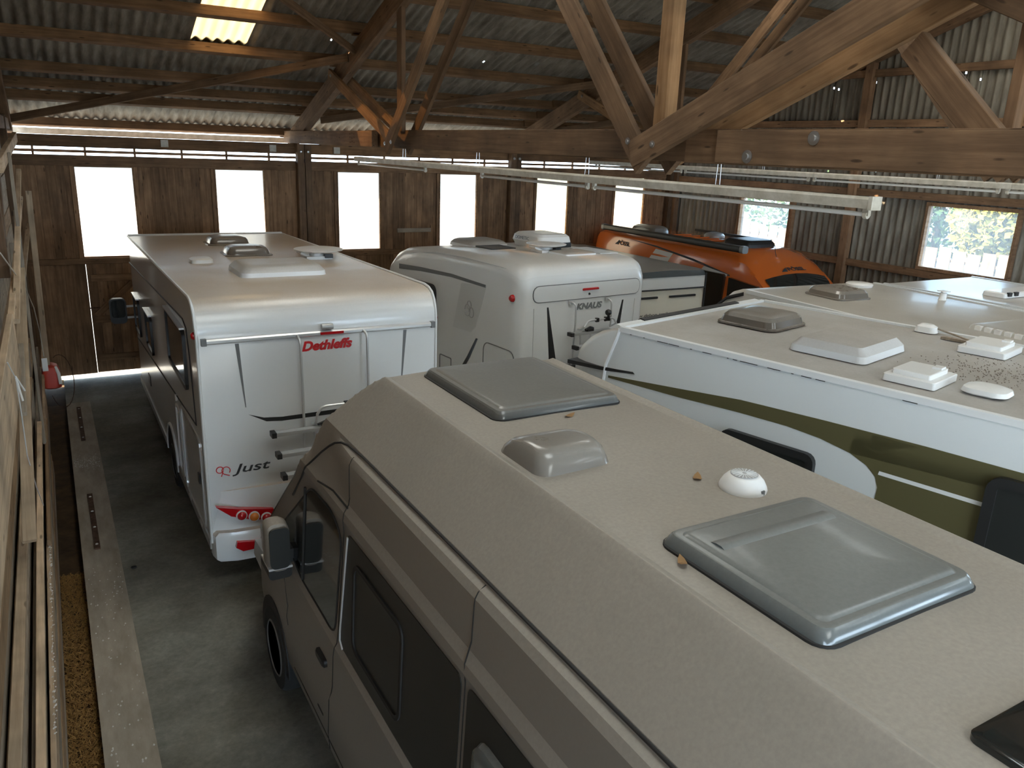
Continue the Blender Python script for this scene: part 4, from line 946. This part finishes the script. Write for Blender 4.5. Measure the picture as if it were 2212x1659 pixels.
for s in (-1, 1):
    # seam between roof and body, running down in front to the pillar
    gut = [(.1, 2.545), (1, 2.545), (2, 2.545), (3, 2.545), (3.9, 2.545)]
    MB().tube([(s*.891, y, z) for y, z in gut]+[(s*(vfade(y, vx(z), z)+.002), y, z) for y, z in ((4.12, 2.535), (4.22, 2.52), (4.32, 2.485), (4.42, 2.43), (4.52, 2.36), (4.62, 2.28), (4.72, 2.19), (4.84, 2.07), (5.05, 1.86))], .0075, 6).build('roof_seal', 'rubber', V, 60)
    # cab door glass with its rubber, black glazed band and framed windows
    dg = fillet([(4.98, 1.80), (5.40, 1.47), (5.10, 1.40), (4.85, 1.33), (4.10, 1.325), (4.00, 2.03), (4.20, 2.11), (4.62, 2.09)], .10)
    dw = vplate('door_window', dg, 'glass_dark', s, .004)
    vline('window_seal', dg+[dg[0]], .008, 'rubber', s, .002, dw)
    vline('quarter_bar', [(4.80, 1.34), (4.74, 2.04)], .012, 'black', s, .004, dw)
    b1 = fillet([(3.90, 2.10), (2.46, 2.115), (2.46, 1.325), (4.02, 1.325)], .05)
    sb = vplate('side_glass', b1, 'glass_dust', s, .005)
    ed = [(3.885, 2.08), (3.90, 2.0), (3.99, 1.42), (3.99, 1.36), (3.94, 1.325)]
    vline('chrome_edge', ed, .007, 'alu', s, .008, sb)
    fo = rrect(3.06, 3.78, 1.43, 1.99, .08); fi = rrect(3.085, 3.755, 1.455, 1.965, .06)
    n = len(fo); q = [(s*(vx(z)+.014), y, z) for y, z in fo]+[(s*(vx(z)+.014), y, z) for y, z in fi]+[(s*(vx(z)), y, z) for y, z in fo]+[(s*(vx(z)), y, z) for y, z in fi]
    MB().add(q, [(i, (i+1) % n, n+(i+1) % n, n+i) for i in range(n)]+[(i, 2*n+i, 2*n+(i+1) % n, (i+1) % n) for i in range(n)]+[(n+i, n+(i+1) % n, 3*n+(i+1) % n, 3*n+i) for i in range(n)]).build('window_frame', 'rubber', sb, 40)
    b2 = fillet([(2.40, 2.115), (.5, 2.12), (.6, 1.325), (2.40, 1.325)], .05)
    sb2 = vplate('side_glass', b2, 'glass_dust', s, .005)
    fr = rrect(1.20, 2.30, 1.42, 1.97, .10); lp = []
    for o_, i_ in ((.005, 0), (.03, .012), (.038, .035), (.036, .08)):
        k = [(y, z) for y, z in rrect(1.20+i_, 2.30-i_, 1.42+i_, 1.97-i_, max(.10-i_, .03))]
        lp.append([(s*(vx(z)+o_), y, z) for y, z in k])
    MB().loft(lp).build('hinged_window', 'hatch_grey', sb2, 40)
    # door seams, mouldings
    vline('door_seam', [(2.44, 2.53), (2.43, 2.3), (2.43, 1.3), (2.5, .9), (2.5, .45)], .0035, 'rubber', s, .001)
    vline('door_seam', [(3.93, 2.30), (3.96, 2.15), (4.05, 1.30), (4.12, .95), (4.2, .42)], .0035, 'rubber', s, .001)
    vline('door_seam', [(3.97, 2.52), (3.955, 2.42), (3.935, 2.30)], .003, 'rubber', s, .001)
    vline('door_seam', [(5.25, 1.22), (5.20, .95), (5.12, .8)], .0035, 'rubber', s, .001)
    vline('door_top_seal', [(3.93, 2.235), (4.2, 2.235), (4.45, 2.20)], .006, 'rubber', s, .001)
    vplate('sill_cladding', [(1.6, .33), (5.0, .33), (5.0, .52), (1.6, .52)], 'glass_dust', s, .006)
    vline('slide_rail', [(.5, 1.24), (2.4, 1.24)], .010, 'rubber', s, .0)
    hd = MB().loft([[(s*(1.045+o_), 4.30+u, 1.05+w) for u, w in rrect(-.09+i_, .09-i_, -.028+i_*.5, .028-i_*.5, .02)] for o_, i_ in ((-.01, 0), (.012, 0), (.022, .015))]).build('door_handle', 'black', V, 40)
    vplate('fuel_flap_line', fillet([(4.28, .62), (4.40, .62), (4.40, .635), (4.28, .635)], .004), 'rubber', s, .003)
    arch(V, s*1.056, 5.55, .41, s, .3); wheel(V, s*.87, 5.55, .345, s); arch(V, s*1.056, 1.35, .41, s, .3); wheel(V, s*.87, 1.35, .345, s)
    # mirror
    ml = []
    for y, sc in ((4.96, .80), (4.99, 1.0), (5.08, 1.04), (5.16, .9), (5.22, .55)):
        ml.append([(s*(1.118+u*sc), y, 1.50+w*sc) for u, w in rrect(-.07, .085, -.19, .19, .055)])
    mr = MB().loft(ml).build('door_mirror', 'vangrey', V, 40)
    MB().loft([[(s*(1.118+u), y, 1.335+w) for u, w in rrect(-.072, .087, -.05, .05, .03)] for y in (4.962, 5.02, 5.19)]).build('lower_shell', 'black', mr, 40)
    MB().prism([(s*(1.118+u), 1.52+w) for u, w in rrect(-.062, .075, -.15, .155, .04)], 'y', 4.948, 4.965).build('mirror_glass', 'glass_dust', mr)
    MB().loft([[(s*(1.118+u), y, 1.372+w) for u, w in rrect(-.074, .089, -.008, .008, .004)] for y in (4.95, 5.19)]).build('trim', 'alu', mr)
    MB().box((s*1.0, 5.03, 1.36), (s*1.07, 5.13, 1.46)).build('mount', 'black', mr)
    hl = MB().prism([(5.98, .95), (6.32, .92), (6.40, .75), (6.1, .72)], 'x', s*1.02, s*.90).build('headlight', 'alu', V)
# windscreen
ws = MB(); ws.loft([[(x, y+.006, zcap(y, VF)-.16*(x/1.05)**2+.008) for x in (-.85, -.6, -.3, 0, .3, .6, .85)] for y in (5.05, 5.3, 5.6, 5.84)], False, False, False)
ws.build('windshield', 'glass_dark', V, 60)
MB().box((-.9, 6.45, .32), (.9, 6.70, .60)).build('front_bumper', 'black', V)
# roof fittings
zr_ = 2.851
def big_hatch(x0, x1, y0, y1, mat):
    h = roof_dome(V, 'roof_hatch', x0, x1, y0, y1, zr_, [(0, 0), (.012, .002), (.038, .016), (.046, .024), (.048, .032), (.0465, .048), (.047, .052), (.053, .060), (.055, .068), (.056, .076), (.056, .30)], mat, .05)
    dome(MB(), x0-.008, x1+.008, y0-.008, y1+.008, zr_-.006, [(0, 0), (.012, 0), (.014, .006)], .07).build('gasket', 'rubber', h, 35)
    return h
h1 = big_hatch(-.36, .45, 3.34, 4.30, 'hatch_smoke')
h2 = big_hatch(-.455, .325, 1.22, 1.955, 'hatch_grey')
MB().loft([[(x, y, zr_+z) for y, z in ((1.72, .054), (1.74, .063), (1.765, .063), (1.80, .054))] for x in (-.36, .22)]).build('moulded_ridge', 'hatch_grey', h2, 60)
dm = MB(); lp = []
for (h, iy0, iy1, ix) in ((0, 0, 0, 0), (.03, .01, .02, .008), (.07, .03, .10, .02), (.095, .06, .22, .04), (.10, .10, .27, .07)):
    lp.append([(x, y, zr_-.004+h) for x, y in rrect(-.54+ix, -.14-ix, 2.63+iy0, 3.03-iy1*.6, .07, 5)])
dm.loft(lp).build('roof_vent', 'vent_taupe', V, 40)
MB().box((-.42, 2.66, zr_+.045), (-.30, 2.668, zr_+.05)).build('vent_catch', 'lumber_grey', V)
mu = MB().lathe([(.100, 0), (.102, .010), (.098, .022), (.086, .045), (.068, .064), (.060, .068), (.001, .069)], (.19, 2.17, zr_), 'z', 36).build('mushroom_vent', 'plastic_white', V, 40)
MB().lathe([(.058, .068), (.058, .0715), (.001, .072)], (.19, 2.17, zr_), 'z', 32).build('grille_disc', 'logo_grey', mu)
for k in range(20):
    a = 2*math.pi*k/20
    MB().tube([(.19+.010*math.cos(a), 2.17+.010*math.sin(a), zr_+.072), (.19+.054*math.cos(a), 2.17+.054*math.sin(a), zr_+.0715)], .002, 4).build('rib', 'trim_white', mu)
MB().box((.195, 2.07, zr_+.006), (.215, 2.08, zr_+.026)).build('screw_recess', 'stripe_grey', mu)
an = MB().loft([[(-.03+u, 4.43+w, 2.775+h) for u, w in rrect(-.035+i, .035-i, -.05+i, .07-i, .03)] for h, i in ((0, 0), (.03, .004), (.045, .018))]).build('aerial', 'black', V, 40)
MB().tube([(-.03, 4.43, 2.81), (.01, 4.40, 2.91), (.05, 4.37, 3.03)], [.012, .011, .007], 8).build('mast', 'black', an, 40)
roof_dome(V, 'solar_panel', -.43, .35, .15, .82, zr_-.006, [(0, 0), (.02, 0), (.022, .012)], 'glass_dark', .03)

# ================================================================== LAMPS
def lamp_row(X, z, y0, y1, tubes, hang, label):
    L = tag(empty('fluorescent_light', (X, y0, z)), label, 'light fitting', 'lamp rows under the trusses')
    n = 4; d = (y1-y0)/n
    for k in range(n):
        MB().loft([[(u, k*d+yy, w) for u, w in ((-.032, -.03), (.032, -.03), (.040, .02), (.030, .034), (-.030, .034), (-.040, .02))] for yy in (.004*(1 if d > 0 else -1), d)]).build('batten', 'tube_white', L)
    MB().box((-.042, y1-y0, -.036), (.042, y1-y0-.025, .038)).build('end_plate', 'tube_white', L)
    for (a, b_) in tubes:
        MB().tube([(0, a-y0, -.062), (0, b_-y0, -.062)], .013, 8).build('tube', 'trim_white', L, 40)
        for e in (a, b_):
            MB().box((-.012, e-y0-.02, -.07), (.012, e-y0+.02, -.03)).lathe([(.020, -.012), (.020, .012)], (0, e-y0, -.066), 'y', 12).build('holder', 'tube_white', L)
    for y in hang:
        MB().tube([(-.02, y-y0, .03), (-.015, y-y0, .17)], .0035, 5).tube([(.02, y-y0, .03), (.015, y-y0, .17)], .0035, 5).build('hanger', 'steel', L)
    return L
lamp_row(3.96, 3.99, 11.4, 2.87, [(11.3, 8.95), (7.5, 5.6), (5.5, 2.9)], (9.6, 7.6, 5.62, 4.08), 'long worn white lamp row with open end, under the nearer truss')
lamp_row(8.80, 4.03, 12.4, 2.2, [(12.2, 9.9), (9.8, 7.4), (7.3, 4.9), (4.8, 2.4)], (10.8, 8.2, 5.6), 'white lamp row farther back, in front of the corrugated gable wall')

# ================================================================== TIMBER ALONG THE LEFT WALL
grp = 'boards stacked on edge along the left wall'
def loose(name, p0, p1, w, h, mat, label, group=grp, cat='board', upv=(0, 0, 1)):
    return tag(beam(name, p0, p1, w, h, mat, None, upv), label, cat, group)
mats = ['lumber_grey', 'lumber_brown', 'lumber_grey', 'lumber']
lay = [(-.312, 0.0, 4, .195, 4.2, 13.0, 'low front row of the edge stack beside the straw'),
       (-.362, .45, 4, .185, 2.8, 13.4, 'second row of the edge stack, behind the low front row'),
       (-.410, .75, 4, .195, 2.4, 12.6, 'third row of the edge stack, below the long slat'),
       (-.452, 1.25, 5, .19, 2.2, 12.8, 'high back row leaning against the left wall'),
       (-.474, 2.12, 9, .215, 2.4, 13.1, 'uppermost row fixed along the left wall')]
for q, (x, z0, n, h, ya, yb, lab) in enumerate(lay):
    for k in range(n):
        z = z0+(k+.5)*h; j = rnd.uniform(-.006, .006); a = ya+rnd.uniform(0, 1.2) if q else ya; b_ = yb-rnd.uniform(0, 2.5)*(q < 4)
        loose('board', (x+j, a, z), (x+j+.008, b_, z+.01), .03, h*rnd.uniform(.93, .985), mats[(k+q) % 4 if q < 4 else k % 3], ('lowest', 'second', 'third', 'fourth', 'fifth', 'sixth', 'seventh', 'eighth', 'ninth')[k]+' board up in the '+lab)
loose('slat', (-.330, 2.8, 1.20), (-.318, 9.2, 1.26), .045, .05, 'lumber', 'thin pale slat lying on top of the brown board edge', cat='slat')
loose('slat', (-.395, 2.4, 1.52), (-.37, 11.4, 1.61), .055, .045, 'lumber', 'long pale slat running along the middle board top', cat='slat')
loose('slat', (-.30, 7.2, .82), (-.288, 10.4, .90), .03, .06, 'lumber_brown', 'short reddish slat wedged above the lowest grey board', cat='slat')
loose('slat', (-.305, 9.6, .92), (-.29, 13.6, 1.10), .03, .07, 'lumber', 'pale slat near the red canister, rising toward the door', cat='slat')
loose('board', (-.36, 2.6, 2.58), (-.315, 6.6, 2.72), .04, .44, 'lumber', 'wide pale board near the camera, tied with blue string')
loose('pole', (-.34, 4.6, 2.66), (-.28, 12.4, 3.36), .045, .035, 'lumber', 'long thin pale pole slanting up toward the back wall', cat='pole')
loose('pole', (-.30, 6.2, 2.30), (-.32, 11.0, 3.30), .04, .03, 'lumber_grey', 'grey splintered pole crossing the pale one', cat='pole')
loose('pole', (-.40, 7.6, 2.2), (-.24, 12.6, 3.0), .05, .03, 'lumber', 'short pale slab leaning near the first window', cat='pole')
loose('pole', (-.42, 9.2, .2), (-.36, 10.4, 3.0), .09, .03, 'lumber_grey', 'upright grey slab leaning on the left wall', cat='pole')
loose('pole', (-.30, 7.0, 2.80), (-.235, 11.0, 3.76), .05, .04, 'lumber', 'ragged pale pole rising highest beside the first window', cat='pole')
loose('pole', (-.23, 11.9, 1.2), (-.185, 12.3, 3.45), .07, .03, 'lumber', 'upright pale slab standing near the red canister', cat='pole')
loose('pole', (-.30, 9.3, 1.0), (-.25, 9.0, 4.0), .03, .025, 'lumber_grey', 'thin upright stick among the slanting poles', cat='pole')
loose('pole', (-.33, 5.4, 1.7), (-.275, 8.4, 3.0), .08, .025, 'lumber', 'broad pale offcut leaning on the grey boards', cat='pole')
wlp = st(empty('trim_1', (-.42, 13.2, 0)))
beam('post', (-.42, 13.2, 0), (-.42, 13.2, 4.4), .13, .13, 'truss', wlp)
beam('post', (-.42, 8.6, 2.9), (-.42, 8.6, 5.8), .12, .14, 'truss', wlp)
beam('knee_brace', (-.30, 7.9, 3.92), (-.26, 12.6, 4.12), .05, .12, 'lumber', wlp)
beam('knee_brace', (-.39, 8.7, 3.2), (-.39, 10.2, 4.35), .06, .12, 'truss', wlp)
beam('wall_plate', (-.43, 2, 4.30), (-.43, 15.5, 4.30), .12, .16, 'purlin', wlp)
beam('gable_rafter', (-.40, 15.9, RZ(15.9)-.12), (-.40, 5.0, RZ(5)-.12), .12, .22, 'purlin', wlp)
# string, cord with white tag, canister
tag(MB().tube([(-.30, 5.3, 2.9), (-.285, 5.6, 2.72), (-.29, 5.75, 2.45), (-.30, 5.9, 2.1), (-.292, 6.3, 1.7), (-.29, 6.9, 1.3)], .004, 5).tube([(-.285, 5.58, 2.74), (-.25, 5.66, 2.62)], .006, 5).tube([(-.285, 5.58, 2.74), (-.26, 5.5, 2.60)], .006, 5).build('string', 'panel_grey'),
    'pale blue string knotted round the pale board', 'string')
tag(MB().tube([(-.33, 6.8, 3.35), (-.26, 8.6, 2.8), (-.25, 10.2, 2.3), (-.235, 10.7, 1.9), (-.23, 10.75, 1.6)], .005, 5).build('cord', 'string'),
    'pale cord hanging down beside the boards with a white tag', 'cord')
tag(MB().box((-.26, 10.735, 1.42), (-.20, 10.755, 1.58)).build('tag', 'plastic_white'), 'small white tag on the end of the hanging cord', 'tag')
cn = tag(empty('canister', (-.20, 12.1, .84)), 'red plastic canister hanging beside the lumber near the door', 'canister')
MB().loft([[(u, w, z) for u, w in rrect(-.11+i, .11-i, -.16+i, .16-i, .06)] for z, i in ((0, .03), (.02, 0), (.22, 0), (.30, .03), (.33, .08))]).build('body', 'redplastic', cn, 35)
MB().tube([(.06, -.10, .30), (.09, -.16, .22), (.10, -.2, .08)], .022, 8).build('spout', 'plastic_white', cn, 40)
MB().tube([(-.04, 0, .32), (-.03, 0, .44), (-.05, -.05, .55)], .01, 6).build('handle', 'rust', cn)
tag(MB().tube([(-.10+.17*math.cos(R(a)), 13.6+.1*math.sin(R(a)), .50+.40*math.sin(R(a))) for a in range(-150, 130, 14)], .006, 5).build('wire_loop', 'rust'), 'thin wire loop near the door sill', 'wire')
# rusty irons on the kerb strip, pebble
for y0, y1, x0, lab in ((8.5, 10.0, .065, 'rusty flat iron with bolt holes on the kerb strip, nearer one'), (12.0, 13.6, .085, 'rusty flat iron on the kerb strip near its far end')):
    b_ = tag(MB().box((x0-.028, y0, .036), (x0+.028, y1, .052)).build('iron_bar', 'rust'), lab, 'iron bar', 'rusty irons on the kerb')
    for k in range(4):
        y = y0+.1+k*(y1-y0-.2)/3
        MB().lathe([(.016, 0), (.012, .006)], (x0, y, .052), 'z', 8).build('bolt', 'chalk', b_)
def pebble(name, c, r, mat, label, cat):
    lp = []
    for h, k in ((-.6, .5), (-.2, .95), (.3, .9), (.65, .5)):
        lp.append([(c[0]+r*k*math.cos(2*math.pi*i/9)*(1+.15*math.sin(i*2.3)), c[1]+r*k*math.sin(2*math.pi*i/9), c[2]+r*.6*(h+.6)) for i in range(9)])
    return tag(MB().loft(lp).build(name, mat, None, 50), label, cat)
pebble('pebble', (.36, 8.0, 0), .03, 'rubber', 'small black lump on the concrete beside the kerb', 'pebble')
# white flakes on the kerb, straw in the trench
fk = MB()
for k in range(260):
    x, y = rnd.uniform(-.06, .25), rnd.choice((rnd.uniform(4.4, 8.2), rnd.gauss(11.1, .12))); s_ = rnd.uniform(.003, .009)
    fk.add([(x-s_, y, .037), (x, y-s_*1.4, .037), (x+s_, y, .038), (x, y+s_*1.4, .041)], [(0, 1, 2, 3), (3, 2, 1, 0)])
for k in range(160):
    x, y = rnd.uniform(-.31, -.29), rnd.uniform(4.6, 8); s_ = rnd.uniform(.003, .008); z = .79
    fk.add([(x-s_, y, z), (x, y-s_, z), (x+s_, y, z+.002), (x, y+s_, z+.005)], [(0, 1, 2, 3), (3, 2, 1, 0)])
tag(fk.build('white_flakes', 'chalk'), 'white flakes scattered over the kerb strip', 'debris', kind='stuff')
sw = MB()
for k in range(9000):
    x = rnd.uniform(-.30, -.085); y = 4.0+4.3*rnd.random()**1.3; a = rnd.uniform(0, math.pi); L = rnd.uniform(.02, .055); w_ = .0025
    z = -.095+rnd.random()*.05*(1 if y < 7.6 else .3); dz = rnd.uniform(-.015, .02)
    c_, s_ = math.cos(a), math.sin(a)
    sw.add([(x-c_*L/2-s_*w_, y-s_*L/2+c_*w_, z), (x-c_*L/2+s_*w_, y-s_*L/2-c_*w_, z), (x+c_*L/2+s_*w_, y+s_*L/2-c_*w_, z+dz), (x+c_*L/2-s_*w_, y+s_*L/2+c_*w_, z+dz)], [(0, 1, 2, 3)])
def quick(mb, name, mat):
    me = bpy.data.meshes.new(name); me.from_pydata(mb.v, [], mb.f); me.materials.append(M[mat])
    o = bpy.data.objects.new(name, me); COL.objects.link(o); return o
tag(quick(sw, 'straw', 'straw'), 'golden brown straw lying in the trench beside the kerb', 'straw', kind='stuff')
# dry leaves on the grey van's roof
for (x, y, a, s_, lab) in ((2.28, 3.26, .3, .035, 'dry leaf behind the front hatch of the taupe van'), (1.765, 1.79, 1.1, .03, 'dry leaf at the corner of the rear hatch of the taupe van'), (2.33, 2.33, .8, .035, 'dry leaf beside the white mushroom vent')):
    v = []
    for k in range(8):
        t = 2*math.pi*k/8; v.append((s_*math.cos(t)*(1 if k else 1.4), s_*.55*math.sin(t), .008+.006*math.cos(2*t)))
    lf = MB().add(v+[(0, 0, .004)], [(k, (k+1) % 8, 8) for k in range(8)]).build('leaf', 'leaf')
    lf.location = (x, y, 2.855); lf.rotation_euler = (0, 0, a); tag(lf, lab, 'leaf', 'dry leaves on the taupe van')
# crumbs on the olive striped motorhome's roof
cr = MB(); c0 = Vector((6.565, -.47)); ca, sa = math.cos(R(13.05)), math.sin(R(13.05))
for k in range(420):
    lx, ly = rnd.gauss(-.05, .28), rnd.gauss(3.55, .22); s_ = rnd.uniform(.003, .010)
    if abs(lx) > 1.05 or (lx < -.47 and ly > 3.2) or (lx > .45 and ly > 3.58): continue
    x, y = c0.x+ca*lx-sa*ly, c0.y+sa*lx+ca*ly
    cr.add([(x-s_, y, 2.802), (x, y-s_*.7, 2.802), (x+s_, y, 2.803), (x, y+s_*.7, 2.807)], [(0, 1, 2, 3)])
tag(quick(cr, 'crumbs', 'bark'), 'dark and pale crumbs on the dusty roof of the olive striped motorhome', 'debris', kind='stuff')

# ================================================================== OUTSIDE THE GABLE WINDOWS
fe = tag(empty('picket_fence', (24, 12, 0)), 'pale plank fence seen through the large gable window', 'fence')
for k in range(46):
    y = 4+k*.46
    beam('plank', (24, y, -.2), (24, y, 1.75+.06*math.sin(k*1.7)), .40, .03, 'wallwood', fe, (1, 0, 0))
for z in (.5, 1.4): beam('rail', (24.05, 3.7, z), (24.05, 25, z), .05, .09, 'wallwood', fe)
def tree(loc, h, r, mat, label, seed):
    rr = random.Random(seed); t = tag(empty('tree', loc), label, 'tree', 'trees beyond the fence')
    MB().tube([(0, 0, -.2), (.1, 0, h*.4), (0, .2, h*.75)], [.22, .16, .06], 8).build('trunk', 'bark', t, 40)
    mb = MB()
    for k in range(2600):
        d = Vector((rr.gauss(0, 1), rr.gauss(0, 1), rr.gauss(0, 1))).normalized()*r*rr.random()**.4
        p = Vector((d.x, d.y, h*.50+d.z*.95)); s_ = rr.uniform(.10, .2)
        a = Vector((rr.gauss(0, 1), rr.gauss(0, 1), rr.gauss(0, 1))).normalized(); b_ = a.orthogonal().normalized()
        mb.add([p-a*s_, p-b_*s_*.6, p+a*s_, p+b_*s_*.6], [(0, 1, 2, 3)])
    me = bpy.data.meshes.new('foliage'); me.from_pydata(mb.v, [], mb.f); me.materials.append(M[mat])
    o = bpy.data.objects.new('foliage', me); COL.objects.link(o); o.parent = t; o['kind'] = 'stuff'
tree((28.5, 15.6, 0), 5.0, 1.6, 'yellow', 'yellow autumn tree behind the plank fence', 1)
for k, (x, y, h, r_) in enumerate(((32, 12.5, 5.2, 2.6), (33, 16.5, 6.0, 2.9), (33, 20.6, 5.6, 2.8), (32, 24.5, 5.4, 2.6), (33, 28.5, 6.0, 2.9))):
    tree((x, y, 0), h, r_, 'green', ('green tree at the near end of the row behind the fence', 'tall green tree second along the row behind the fence', 'green tree in the middle of the row behind the fence', 'green tree fourth along the row behind the fence', 'green tree at the far end of the row behind the fence')[k], 10+k)
